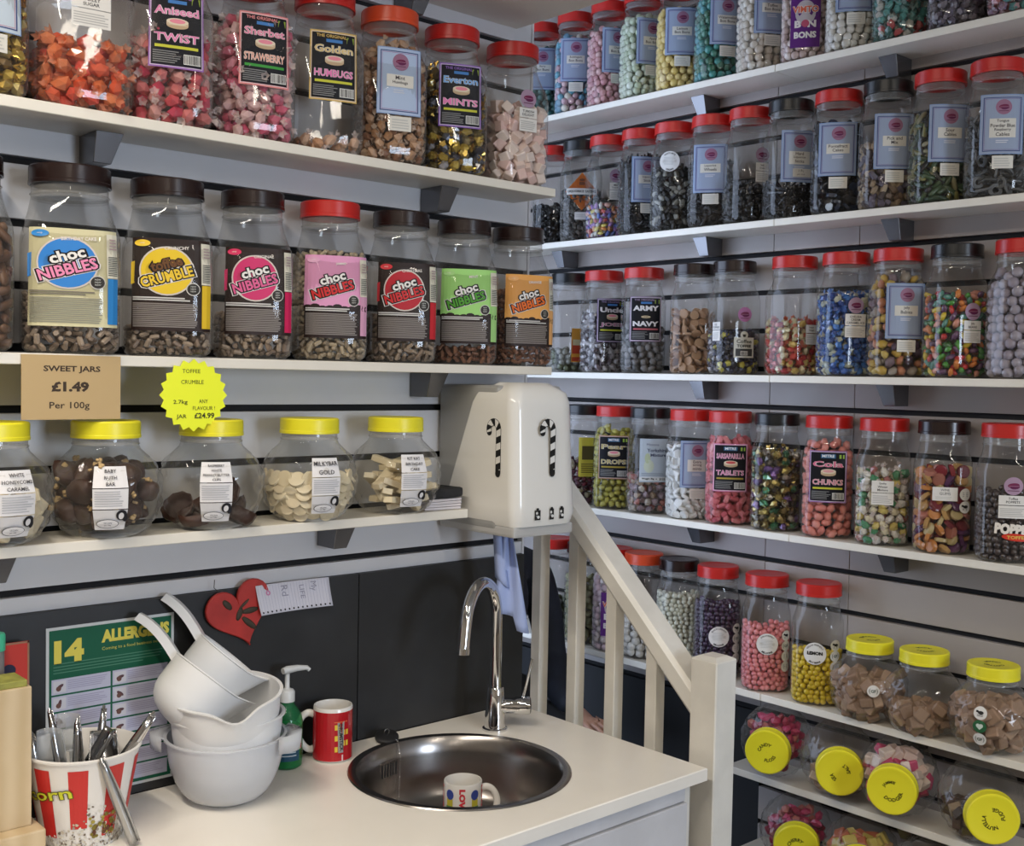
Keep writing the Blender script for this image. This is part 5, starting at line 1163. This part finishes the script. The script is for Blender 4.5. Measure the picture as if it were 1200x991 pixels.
def scoop(loc, roll, away, label, r=.058, L_=.085):
    e = empty('measuring_jug', loc); tag(e, label, 'jug', 'white plastic jugs on the bowls')
    right, fwd_, up_ = Vector((.743, -.669, 0)), Vector((.669, .743, 0)), Vector((0, 0, 1))
    X = right*math.cos(roll)-up_*math.sin(roll); Zx = right*math.sin(roll)+up_*math.cos(roll); Zx = Zx*math.cos(away)+fwd_*math.sin(away); Yx = Zx.cross(X).normalized()
    e.rotation_euler = Matrix((X, Yx, Zx)).transposed().to_euler()
    prof = [(.001, -L_*.55)]+[(r*math.sin(q)**.8, -L_*.52*math.cos(q)) for q in (.35, .7, 1.0, 1.3)]+[(r, 0), (r*1.02, L_*.5), (r*1.05, L_*.52), (r*1.05-.001, L_*.54), (r-.002, L_*.52), (r-.003, 0)]+[((r-.003)*math.sin(q)**.8, -(L_*.52-.003)*math.cos(q)) for q in (1.3, 1.0, .7, .35)]+[(.001, -L_*.55+.003)]
    o = lathe('cup', prof, PLA, e, 48)
    for v in o.data.vertices:
        if v.co.z > 0:
            a = math.atan2(v.co.y, v.co.x); k_ = math.exp(-(a/.35)**2); hh = v.co.z/(L_*.5); v.co.x += .020*k_*hh; v.co.z += .008*k_*hh
    # long flat handle leaving the rim
    bm = bmesh.new(); rows_ = []
    for q in np.linspace(0, 1, 9):
        x_ = -r+.006-.098*q; z_ = L_*.44+.020*math.sin(q*PI*.62); w_ = .0175+.003*math.sin(q*PI); t_ = .006-.002*q
        rows_.append([bm.verts.new((x_, sgn*w_, z_+tt)) for sgn, tt in ((-1, 0), (-1, t_), (0, t_+.003), (1, t_), (1, 0), (1, -.010), (0, -.004), (-1, -.010))])
    for a_, b_ in zip(rows_[:-1], rows_[1:]):
        for i in range(8): bm.faces.new((a_[i], a_[(i+1) % 8], b_[(i+1) % 8], b_[i]))
    bm.faces.new(rows_[0]); bm.faces.new(rows_[-1][::-1]); bmesh.ops.recalc_face_normals(bm, faces=bm.faces[:])
    h_ = bmobj('handle', bm, PLA, e); smooth_by_angle(h_, 55)
    return e
# local +x is turned to the viewer's right and down, the handle rises to the upper left
scoop((BX-.016-.040, BY-.012+.032, CZ+.178), math.radians(36), math.radians(20), 'white plastic jug with long handle, nearer of two atop the bowls', .068, .092)
scoop((BX+.030-.030, BY+.028+.024, CZ+.207), math.radians(38), math.radians(16), 'white plastic jug with long handle, farther of two atop the bowls', .060, .080)

# ------------------------------------------------------------------ popcorn tub with tongs and scoops
KX, KY = .700, 1.778
e = empty('popcorn_tub', (KX, KY, CZ)); tag(e, 'red and white striped popcorn tub holding metal tongs and scoops', 'tub')
rb, rt, hh = .0600, .0865, .142
WT = mat('white card', (.72, .70, .67), .4)
lathe('tub_wall', [(rb*.96, .004), (rb, 0), (rt, hh), (rt+.003, hh+.001), (rt+.0035, hh+.004), (rt, hh+.0055), (rt-.002, hh+.003), (rb-.002, .006), (.001, .006)], WT, e, 64)
pr = Print(); RS = mat('red stripe print', (.52, .020, .018), .4); ncol = 16
ca_ = cam_angle(KX, KY)
def cone(u, v, l):
    t = v/hh; r_ = rb+(rt-rb)*t+.0004+l*LSTEP; return (r_*math.cos(ca_+u), r_*math.sin(ca_+u), v)
def strip(a0, a1, z0, z1, c_, layer=1):
    n_ = 4; P_ = []
    for i in range(n_+1): a = a0+(a1-a0)*i/n_; P_ += [(a, z0), (a, z1)]
    pr.add(P_, [(2*i, 2*i+2, 2*i+3, 2*i+1) for i in range(n_)], c_, layer)
dA = 2*PI/18
for i in range(18):
    if i % 2 == 0: a = (i-9)*dA+.10; strip(a, a+dA, .028+.010*math.sin(i*1.7), hh-.010, RS)
cz_ = [(.62, .60, .52), (.50, .45, .36), (.70, .68, .62), (.34, .30, .25), (.58, .56, .53), (.18, .15, .12)]
for k_ in range(520):                                    # printed popcorn
    a = RNG.uniform(-PI*.62, PI*.62); zz = .003+RNG.uniform()**1.5*(.036+.016*math.sin(a*3+1)+(.020 if .1 < a < .9 else 0)); s_ = RNG.uniform(.0012, .0030); c_ = cz_[int(RNG.integers(0, 6))]
    pr.add([(a+s_/.07*math.cos(q)*(1+.3*math.sin(3*q+k_)), zz+s_*math.sin(q)*(1+.3*math.cos(2*q+k_))) for q in np.linspace(0, 2*PI, 7)[:-1]], [tuple(range(6))], c_, 2+k_ % 4)
for k_ in range(40):
    a = RNG.uniform(.15, .75); zz = RNG.uniform(.02, .055); s_ = RNG.uniform(.002, .004)
    pr.add([(a+s_/.07*math.cos(q), zz+s_*math.sin(q)) for q in np.linspace(0, 2*PI, 7)[:-1]], [tuple(range(6))], [(.20, .16, .03), (.34, .28, .06), (.12, .05, .03)][k_ % 3], 6+k_ % 2)
pr.build('tub_print', cone, e)
tp = Print(); tp.text('Popcorn', -.035, 0, .027, (.12, .12, .02), 7, w=.150, bold=.05, rot=.16); tp.text('Popcorn', -.035, 0, .0245, (.58, .60, .04), 8, w=.147, bold=.01, rot=.16)
tp.build('lettering', lambda u, v, l: cone((u-.052)/.075, .084+v, l), e)
MET = mat('tongs steel', (.62, .62, .63), .16, metal=1)
def tongs(base, tip, w, label, spread=.010, m=MET, nm='tongs', group='tongs and scoops in the tub'):
    base, tip = Vector(base), Vector(tip); d_ = (tip-base); L_ = d_.length; d_.normalize(); s_ = d_.cross(Vector((.67, .74, 0))).normalized(); u_ = s_.cross(d_).normalized()
    e = empty(nm, base); tag(e, label, 'tongs', group)
    for sg_ in (1, -1):
        bm = bmesh.new(); rows_ = []
        for q in np.linspace(0, 1, 9):
            c_ = d_*L_*q+u_*sg_*(spread*math.sin(min(1, (1-q)*1.6)*PI/2)+.0012); ww = w*(.5+.5*min(1, (1-q)*2+.35))
            rows_.append([bm.verts.new(c_+s_*ww*.5+u_*sg_*(-.0)), bm.verts.new(c_+u_*sg_*.0022), bm.verts.new(c_-s_*ww*.5)])
        for a_, b_ in zip(rows_[:-1], rows_[1:]):
            for i in range(2): bm.faces.new((a_[i], a_[i+1], b_[i+1], b_[i]))
        o = bmobj('tong_arm', bm, m, e, True); o.modifiers.new('t', 'SOLIDIFY').thickness = .0012
    tube('tong_bend', [tuple(d_*(L_-.002)+u_*.003), tuple(d_*(L_+.003)), tuple(d_*(L_-.002)-u_*.003)], w*.22, m, e, 8)
    return e
top = CZ+hh
def q_(px, py, z): return (px, py, z)
tongs((.705, 1.775, CZ+.03), (.793, 1.728, CZ+.188), .017, 'bright steel tongs leaning out of the tub to the right', .012)
tongs((.650, 1.790, CZ+.02), (.632, 1.810, CZ+.168), .012, 'thin steel tongs standing against the left rim of the tub', .006)
tongs((.680, 1.770, CZ+.02), (.6565, 1.800, CZ+.203), .011, 'tallest steel tongs standing upright in the tub', .006)
tongs((.695, 1.780, CZ+.02), (.690, 1.775, CZ+.185), .012, 'narrow steel tongs upright in the middle of the tub', .007)
tongs((.725, 1.800, CZ+.02), (.752, 1.822, CZ+.185), .012, 'steel tongs at the back right inside the tub', .006)
def tub_scoop(loc, rz, tilt, label, m):
    e = empty('sweet_scoop', loc); tag(e, label, 'scoop', 'tongs and scoops in the tub'); e.rotation_euler = (tilt, 0, rz)
    bm = bmesh.new(); rows_ = []
    for q in np.linspace(0, 1, 7):
        w_ = .024*(1-.15*q); rows_.append([bm.verts.new((w_*math.sin(a), w_*.55*(1-math.cos(a)), .060*q)) for a in np.linspace(-1.5, 1.5, 9)])
    for a_, b_ in zip(rows_[:-1], rows_[1:]):
        for i in range(8): bm.faces.new((a_[i], a_[i+1], b_[i+1], b_[i]))
    bm.faces.new(rows_[0]); o = bmobj('scoop_bowl', bm, m, e, True); o.modifiers.new('t', 'SOLIDIFY').thickness = .0015
    tube('scoop_handle', [(0, .004, .0), (0, .005, -.04), (0, .006, -.085)], [.006, .005, .0055], m, e, 10)
CLR = clear('clear scoop plastic', tint=(.9, .92, .93), haze=.3, hazecol=(.7, .72, .74), bump=0)
tub_scoop((.664, 1.800, CZ+.122), 2.5, -.25, 'frosted clear plastic scoop upright at the left of the tub', CLR)
tub_scoop((.700, 1.812, CZ+.132), 2.2, -.1, 'frosted clear plastic scoop upright at the back of the tub', CLR)
tub_scoop((.735, 1.780, CZ+.100), 2.8, .35, 'steel scoop lying low in the front of the tub', MET)
tub_scoop((.715, 1.765, CZ+.112), 1.4, .5, 'dark steel scoop under the bright tongs in the tub', mat('dull steel', (.3, .3, .3), .25, metal=1))
tongs((.7445, 1.682, CZ+.006), (.693, 1.685, CZ+.146), .014, 'steel tongs hooked over the front rim, hanging outside the tub', .004, mat('dull tongs steel', (.45, .46, .47), .3, metal=1))

# ------------------------------------------------------------------ wooden stand with the red card
WOOD = wave_bands('pale pine', (.50, .38, .22), (.58, .46, .29), 'X', 9)
e = empty('wooden_stand', (.560, 1.780, CZ)); tag(e, 'pale wooden stand with square foot at the far left of the counter', 'stand')
box('foot', -.062, .062, -.062, .062, 0, .050, WOOD, e, .003, 2); box('post', -.052, .050, -.035, .030, .050, .262, WOOD, e, .002, 2)
pr = Print(); K2 = (.33, .20, .08)
for y_ in (.0, .016): pr.text('swirl', 0, y_-.005, .008, K2, 1, w=.022)
box('leaf_pad', -.045, .045, -.030, .025, .262, .272, mat('green yellow card stack', (.30, .30, .06), .6, noise=.4, nscale=30), e, .001)
e = empty('red_card', (.600, 1.872, CZ+.262)); tag(e, 'small red picture card with dark blot standing behind the wooden stand', 'card')
pr = Print(); pr.rect(-.05, -.040, .05, .040, (.50, .045, .035), 1); pr.ell(.018, -.004, .011, .010, (.02, .02, .05), 3); pr.ell(.012, -.018, .018, .010, (.12, .04, .16), 2); pr.ring(-.05, -.040, .05, .040, .003, (.30, .16, .10), 2)
box('card_board', -.05, .05, 0, .003, -.040, .040, mat('red card', (.45, .04, .03), .5), e); pr.build('card_print', on_plane((0, 0, 0), (1, 0, 0), (0, 0, 1), (0, -1, 0)), e)
box('card_leg', -.006, .006, .003, .010, -.262, .03, mat('red card', (.45, .04, .03), .5), e)
e = empty('green_capped_tube', (.590, 1.8445, CZ)); tag(e, 'grey tube with mint green cap at the left picture edge', 'tube')
lathe('tube_body', [(.001, 0), (.012, 0), (.012, .30), (.001, .30)], mat('grey card tube', (.18, .17, .17), .6), e, 20); lathe('tube_cap', [(.001, .30), (.0135, .30), (.0135, .324), (.012, .327), (.001, .327)], mat('mint green plastic', (.05, .42, .25), .4), e, 20)

# ------------------------------------------------------------------ towel dispenser
DX0, DX1, DY0 = 1.503, 1.690, 1.652
e = empty('towel_dispenser', (1.60, 1.905, -.32)); tag(e, 'white paper towel dispenser with candy cane stickers on the left wall', 'dispenser')
o_e = Vector(e.location)
CASE = mat('grey translucent case', (.34, .34, .33), .35); COV = mat('glossy white cover', (.78, .77, .73), .16)
off(box('back_case', DX0+.004, DX1-.004, 1.715, 1.907, -.312, -.020, CASE, e, .012, 3), e)
def cover():
    # side profile: front is deep all the way down, the rear edge slants back towards the bottom
    bm = bmesh.new(); levels = 14; seg = 36; rows_ = []
    for k_ in range(levels+1):
        q = k_/levels; z_ = -.300+.286*q
        yb = 1.780+.115*(1-q)**1.0 if q < 1 else 1.78; yf = DY0+.012*q
        ins = 0.0
        if q > .86: t_ = (q-.86)/.14; ins = .030*(1-math.sqrt(max(0, 1-t_*t_)))
        if q < .06: t_ = (.06-q)/.06; ins = .006*t_
        x0, x1, y0, y1 = DX0+ins, DX1-ins-.010*q, yf+ins, yb-ins
        cx, cy, hx_, hy_ = (x0+x1)/2, (y0+y1)/2, (x1-x0)/2, (y1-y0)/2; rw_ = []
        rc = .026
        cs = [(x0+rc, y0+rc, PI), (x1-rc*1.8, y0+rc*1.8, 1.5*PI), (x1-.01, y1-.01, 0), (x0+.01, y1-.01, .5*PI)]
        for (ccx, ccy, a0), r_ in zip(cs, (rc, rc*1.8, .01, .01)):
            for i in range(9): a = a0+PI/2*i/8; rw_.append(bm.verts.new((ccx+r_*math.cos(a), ccy+r_*math.sin(a), z_)))
        rows_.append(rw_)
    for a_, b_ in zip(rows_[:-1], rows_[1:]):
        n_ = len(a_)
        for i in range(n_): bm.faces.new((a_[i], a_[(i+1) % n_], b_[(i+1) % n_], b_[i]))
    bm.faces.new(rows_[-1]); bm.faces.new(rows_[0][::-1]); bmesh.ops.recalc_face_normals(bm, faces=bm.faces[:]); o = bmobj('cover', bm, COV, e); smooth_by_angle(o, 50); off(o, e)
cover()
off(box('bottom_tray', DX0+.006, DX1-.016, DY0+.012, 1.900, -.322, -.299, mat('grey plastic tray', (.48, .48, .47), .3), e, .006, 2), e)
off(lathe('outlet', [(.030, 0), (.026, -.012), (.020, -.012), (.018, 0)], CASE, e, 28), e); bpy.data.objects['outlet'].location = Vector((1.585, 1.775, -.320))-o_e
def cane(p, s=1.0):
    path = [(.013*math.cos(a)-.0, .075+.013*math.sin(a)) for a in np.linspace(PI*1.12, 0, 12)]+[(.013, .075-k_*.006) for k_ in range(1, 14)]; w_ = .0058
    def strip_(a0, a1, ww, c_, layer, slant=0):
        L_ = []; n_ = len(path)
        for i in range(a0, a1+1):
            i = min(i, n_-1); x_, y_ = path[i]; j = min(i+1, n_-1); k0 = max(i-1, 0); dx, dy = path[j][0]-path[k0][0], path[j][1]-path[k0][1]; m_ = math.hypot(dx, dy); nx_, ny_ = -dy/m_, dx/m_
            L_.append(((x_+nx_*ww-dx/m_*slant)*s, (y_+ny_*ww-dy/m_*slant)*s)); L_.append(((x_-nx_*ww+dx/m_*slant)*s, (y_-ny_*ww+dy/m_*slant)*s))
        p.add(L_, [(2*i, 2*i+1, 2*i+3, 2*i+2) for i in range(len(L_)//2-1)], c_, layer)
    strip_(0, len(path)-1, w_+.0010, (.015, .015, .015), 1); strip_(0, len(path)-2, w_, (.75, .74, .71), 2)
    i = 1
    while i < len(path)-1: strip_(i, i+2, w_+.0003, (.015, .015, .015), 3, .0022); i += 4
    p.ell(path[-1][0]*s, path[-1][1]*s, (w_+.001)*s, (w_+.001)*s, (.015, .015, .015), 3, 12); p.ell(path[0][0]*s, path[0][1]*s, (w_+.001)*s, (w_+.001)*s, (.015, .015, .015), 1, 12)
    return p
# side face looks to -x (u to the right runs along -y), front face looks to -y
c1 = cane(Print(), 1.12); off(c1.build('cane_sticker', on_plane((DX0-.0006, 1.722, -.192), (0, -1, 0), (0, 0, 1), (-1, 0, 0)), e), e)
c2 = cane(Print(), 1.12); off(c2.build('cane_sticker', on_plane((1.586, DY0+.0015, -.191), (1, 0, 0), (0, 0, 1), (0, -1, 0)), e), e)
for i, u in enumerate((-.045, -.006, .022)):
    ic = Print(); K3 = (.02, .02, .02); ic.rect(-.008, -.010, .008, .010, K3, 1) if i == 0 else ic.rect(-.006, -.011, .006, .011, K3, 1)
    ic.ell(-.002, .004, .003, .003, (.7, .7, .68), 2, 8); ic.ell(.002, -.004, .004, .003, (.7, .7, .68), 2, 8); ic.rect(-.005, -.0018, .004, -.001, (.7, .7, .68), 2); ic.ell(0, .012, .004, .0025, K3, 1, 8)
    off(ic.build('icon_sticker', on_plane((1.606+u, DY0-.0003, -.277), (1, 0, 0), (0, 0, 1), (0, -1, 0)), e), e)
# hanging blue towel, twisted
BLUE = mat('pale blue paper', (.36, .44, .70), .8)
e = empty('blue_towel', (1.585, 1.775, -.33)); tag(e, 'pale blue paper towel hanging twisted from the dispenser', 'towel')
V, Fc = [], []; rows_ = 14; cols_ = 9
rightv = Vector((.743, -.669, 0)); fwdv = Vector((.669, .743, 0))
for j in range(rows_+1):
    q = j/rows_; z_ = -.185*q+.012; w_ = .010+.028*q**1.1; cx_ = .004+.012*q
    for i in range(cols_+1):
        u = i/cols_*2-1; fold = .010*math.sin(u*4.2+q*2.2)*(1-.3*q); p = rightv*(cx_+u*w_)+fwdv*(fold-.004*q); V.append((p.x, p.y, z_-.010*u*q*q+(-.026*q*(u > .2)*q)))
for j in range(rows_):
    for i in range(cols_): a = j*(cols_+1)+i; Fc.append((a, a+1, a+cols_+2, a+cols_+1))
o = mk('towel_sheet', V, Fc, BLUE, parent=e, smooth=True); o.modifiers.new('t', 'SOLIDIFY').thickness = .0006
V, Fc = [], []
for j in range(9):
    q = j/8; z_ = -.115*q+.012; w_ = .009+.006*q
    for i in range(5): u = i/4*2-1; p = rightv*(-.016+.012*q+u*w_)+fwdv*(-.012+.012*u*u); V.append((p.x, p.y, z_-.012*q*u))
for j in range(8):
    for i in range(4): a = j*5+i; Fc.append((a, a+1, a+6, a+5))
o = mk('towel_fold', V, Fc, BLUE, parent=e, smooth=True); o.modifiers.new('t', 'SOLIDIFY').thickness = .0006
# cloth on note cards at the shelf end
e = empty('card_stack', (1.432, 1.835, ZL3)); tag(e, 'small stack of white cards at the right end of lowest left shelf', 'cards')
for k_ in range(4): o = box('card', -.040, .046, -.045, .045, .0005+k_*.0055, .0053+k_*.0055, mat('white card stock', (.66, .62, .64), .5), e, .0006); o.rotation_euler = (0, 0, .05*k_-.1)
e = empty('black_wallet', (1.428, 1.835, ZL3+.0225)); tag(e, 'flat black pouch lying on the white cards beside the dispenser', 'pouch')
bm = bbox_bm(-.042, .052, -.048, .048, 0, .020, .006, seg=2); bmesh.ops.subdivide_edges(bm, edges=bm.edges[:], cuts=1)
for v in bm.verts: v.co.z += .0018*math.sin(v.co.x*90+v.co.y*60); v.co.y *= 1+.04*math.sin(v.co.x*50)
bmobj('pouch', bm, mat('black cloth', (.014, .014, .016), .8, bump=.4, bscale=200), e); box('flap', -.030, .0, -.049, -.0455, .004, .016, mat('black cloth', (.014, .014, .016), .8, bump=.4, bscale=200), e, .001)

# ------------------------------------------------------------------ balustrade
e = empty('stair_banister', (1.80, 1.65, FLOOR)); tag(e, 'white painted stair banister sloping down behind the counter', 'banister'); ob_ = Vector(e.location)
BXc = 1.800; RY0, RZ0, SL = 1.60, -.468, .935
ang = math.atan(SL)
def railz(y): return RZ0+SL*(y-RY0)
bm = bmesh.new(); prof = [(-.031, -.016), (-.031, .012), (-.024, .022), (.024, .022), (.031, .012), (.031, -.016), (.022, -.026), (-.022, -.026)]
ends = []
for y_ in (1.415, 1.93):
    c_ = Vector((BXc, y_, railz(y_))); n_ = Vector((0, -math.sin(ang), math.cos(ang)))
    # cut vertically at both ends
    ends.append([bm.verts.new((BXc+a, y_, railz(y_)+b/math.cos(ang))) for a, b in prof])
for i in range(8): bm.faces.new((ends[0][i], ends[0][(i+1) % 8], ends[1][(i+1) % 8], ends[1][i]))
bm.faces.new(ends[0]); bm.faces.new(ends[1][::-1]); bmesh.ops.recalc_face_normals(bm, faces=bm.faces[:]); off(bmobj('handrail', bm, PAINT, e), e)
for y_ in (1.889, 1.772, 1.656, 1.540):
    bm = bmesh.new(); w_ = .0145; vs = []
    for (sx_, sy_) in ((-1, -1), (1, -1), (1, 1), (-1, 1)): vs.append((bm.verts.new((BXc+sx_*w_, y_+sy_*w_, -1.50)), bm.verts.new((BXc+sx_*w_, y_+sy_*w_, railz(y_+sy_*w_)-.020))))
    for i in range(4): bm.faces.new((vs[i][0], vs[(i+1) % 4][0], vs[(i+1) % 4][1], vs[i][1]))
    bm.faces.new([v[1] for v in vs]); bm.faces.new([v[0] for v in vs][::-1]); bmesh.ops.bevel(bm, geom=[q for q in bm.edges if abs(q.verts[0].co.z-q.verts[1].co.z) > .3], offset=.0015, segments=1, affect='EDGES'); bmesh.ops.recalc_face_normals(bm, faces=bm.faces[:])
    off(bmobj('baluster', bm, PAINT, e), e)
off(box('bottom_rail', BXc-.02, BXc+.02, 1.42, 1.93, -1.54, -1.50, PAINT, e, .002), e)
bm = bbox_bm(1.768, 1.832, 1.358, 1.422, FLOOR, -.548, .0025)
tp_ = [v for v in bm.verts if v.co.z > -.56]
top_f = [f for f in bm.faces if f.normal.z > .9]
off(bmobj('newel_post', bm, PAINT, e), e)
bm = bmesh.new(); base_ = [bm.verts.new((1.80+sx_*.0305, 1.39+sy_*.0305, -.5482)) for sx_, sy_ in ((-1, -1), (1, -1), (1, 1), (-1, 1))]; t2_ = [bm.verts.new((1.80+sx_*.018, 1.39+sy_*.018, -.542)) for sx_, sy_ in ((-1, -1), (1, -1), (1, 1), (-1, 1))]
for i in range(4): bm.faces.new((base_[i], base_[(i+1) % 4], t2_[(i+1) % 4], t2_[i]))
bm.faces.new(t2_); off(bmobj('post_cap', bm, PAINT, e), e)
o = off(box('worn_chip', 1.776, 1.781, 1.392, 1.412, -.5476, -.5452, mat('bare dark wood', (.05, .03, .02), .8), e), e)

# ------------------------------------------------------------------ person behind the banister
def person(loc, rz):
    e = empty('person', loc, rz); tag(e, 'person in dark navy jacket, one hand in view, seated behind the white balusters', 'person')
    J = {}; bm = bmesh.new()
    def build(name, verts, edges, radii, root, m, lev=2):
        me = bpy.data.meshes.new(name); me.from_pydata(verts, edges, []); o = bpy.data.objects.new(name, me); COL.objects.link(o); o.parent = e
        sk = o.modifiers.new('skin', 'SKIN'); 
        for i, r_ in enumerate(radii): me.skin_vertices[0].data[i].radius = (r_, r_) if not isinstance(r_, tuple) else r_
        me.skin_vertices[0].data[root].use_root = True
        ss = o.modifiers.new('sub', 'SUBSURF'); ss.levels = lev; ss.render_levels = lev; me.materials.append(m); sk.use_smooth_shade = True; return o
    NAVY = mat('dark navy jacket cloth', (.010, .012, .020), .85, noise=.3, nscale=20); SKIN = mat('skin', (.40, .22, .15), .5); TROU = mat('black trousers', (.012, .012, .013), .8); HAIR = mat('dark hair', (.02, .012, .008), .5)
    # local frame: +x forward, z up, seat at z=0
    V = [(0, 0, .05), (0, 0, .18), (.01, 0, .32), (.0, 0, .44), (.0, 0, .53), (.01, 0, .58),
         (0, .10, .47), (0, .175, .455), (.03, .205, .31), (.06, .205, .19), (.16, .16, .13), (.27, .13, .11),
         (0, -.10, .47), (0, -.175, .455), (.03, -.205, .31), (.06, -.205, .19), (.16, -.17, .13), (.27, -.14, .11)]
    E_ = [(0, 1), (1, 2), (2, 3), (3, 4), (4, 5), (3, 6), (6, 7), (7, 8), (8, 9), (9, 10), (10, 11), (3, 12), (12, 13), (13, 14), (14, 15), (15, 16), (16, 17)]
    R = [(.15, .11), (.135, .10), (.15, .105), (.13, .095), (.055, .055), (.052, .052), .075, .062, .052, .047, .042, .036, .075, .062, .052, .047, .042, .036]
    build('jacket', V, E_, R, 0, NAVY)
    V = [(0, 0, .03), (.0, .09, .02), (.22, .11, .03), (.42, .11, .0), (.43, .11, -.26), (.42, .11, -.54), (.52, .11, -.585), (0, -.09, .02), (.22, -.11, .03), (.42, -.11, .0), (.43, -.11, -.26), (.42, -.11, -.54), (.52, -.11, -.585)]
    build('trousers', V, [(0, 1), (1, 2), (2, 3), (3, 4), (4, 5), (5, 6), (0, 7), (7, 8), (8, 9), (9, 10), (10, 11), (11, 12)], [.13, .10, .085, .062, .055, .042, .035]+[.10, .085, .062, .055, .042, .035], 0, TROU)
    # head with face
    g = bmesh.new(); bmesh.ops.create_uvsphere(g, u_segments=32, v_segments=24, radius=1)
    for v in g.verts:
        x_, y_, z_ = v.co; jaw = 1-.28*max(0, -z_)**1.3; fx = .098*x_*(1 if x_ < 0 else .92)*jaw; fy = .076*y_*jaw; fz = .118*z_
        if x_ > .5:
            fx += .024*math.exp(-(y_/.16)**2-((z_+.12)/.18)**2)+.006*math.exp(-(y_/.3)**2-((z_+.48)/.10)**2); fx -= .012*(math.exp(-((abs(y_)-.38)/.16)**2-((z_-.08)/.12)**2))
        v.co = Vector((fx, fy, fz))
    h_ = bmobj('head', g, SKIN, e, True); h_.location = (.025, 0, .70)
    for s_ in (1, -1):
        for nm_, c_, rr_, m_ in (('eye', (.082, .030*s_, .010), (.006, .011, .006), mat('eye white', (.6, .6, .58), .2)), ('ear', (-.005, .075*s_, -.005), (.018, .008, .030), SKIN)):
            g = bmesh.new(); bmesh.ops.create_icosphere(g, subdivisions=2, radius=1)
            for v in g.verts: v.co = Vector((v.co.x*rr_[0]+c_[0], v.co.y*rr_[1]+c_[1], v.co.z*rr_[2]+c_[2]))
            o_ = bmobj(nm_, g, m_, h_, True)
    g = bmesh.new(); bmesh.ops.create_uvsphere(g, u_segments=28, v_segments=20, radius=1)
    for v in list(g.verts):
        x_, y_, z_ = v.co; 
        v.co = Vector((.104*x_-.010, .084*y_, .118*z_+.014))
    bmesh.ops.delete(g, geom=[v for v in g.verts if (v.co.x > .035 and v.co.z < .065) or v.co.z < -.06], context='VERTS'); bmobj('hair', g, HAIR, h_, True)
    g = bmesh.new(); bmesh.ops.create_icosphere(g, subdivisions=2, radius=1)
    for v in g.verts: v.co = Vector((v.co.x*.006+.086, v.co.y*.022, v.co.z*.005-.056))
    bmobj('mouth', g, mat('lips', (.32, .10, .09), .5), h_, True)
    for s_, hx_, hy_ in ((1, .27, .13), (-1, .27, -.14)):
        V = [(hx_, hy_, .11), (hx_+.05, hy_-.01*s_, .100), (hx_+.08, hy_-.01*s_, .095)]; E_ = [(0, 1), (1, 2)]; R = [.022, (.032, .016), (.030, .014)]
        for k_, (dy_, L_) in enumerate(((-.030, .062), (-.010, .074), (.010, .070), (.028, .054))):
            b_ = len(V); V += [(hx_+.088, hy_+dy_, .094), (hx_+.088+L_*.55, hy_+dy_*1.1, .086), (hx_+.088+L_, hy_+dy_*1.1, .066)]; E_ += [(2, b_), (b_, b_+1), (b_+1, b_+2)]; R += [.0095, .0085, .0072]
        b_ = len(V); V += [(hx_+.045, hy_-.036*s_, .098), (hx_+.075, hy_-.052*s_, .088), (hx_+.098, hy_-.054*s_, .078)]; E_ += [(1, b_), (b_, b_+1), (b_+1, b_+2)]; R += [.011, .0095, .008]
        build('hand', V, E_, R, 0, SKIN, 1)
    return e
person((2.075, 2.42, -1.00), math.radians(-98))
e = empty('stool', (2.075, 2.42, FLOOR)); tag(e, 'dark stool under the seated person behind the balusters', 'stool')
DW = mat('dark stained wood', (.03, .02, .015), .5)
lathe('seat', [(.001, .445), (.16, .445), (.17, .455), (.165, .47), (.001, .472)], DW, e, 32)
for a in range(4): t = PI/4+a*PI/2; tube('leg', [(.12*math.cos(t), .12*math.sin(t), .447), (.17*math.cos(t), .17*math.sin(t), 0)], .014, DW, e, 10)

# ------------------------------------------------------------------ lift everything from eye-relative heights to the floor
for o in bpy.data.objects:
    if o.parent is None and o.type not in ('CAMERA', 'LIGHT'):
        o.location.z += EYE
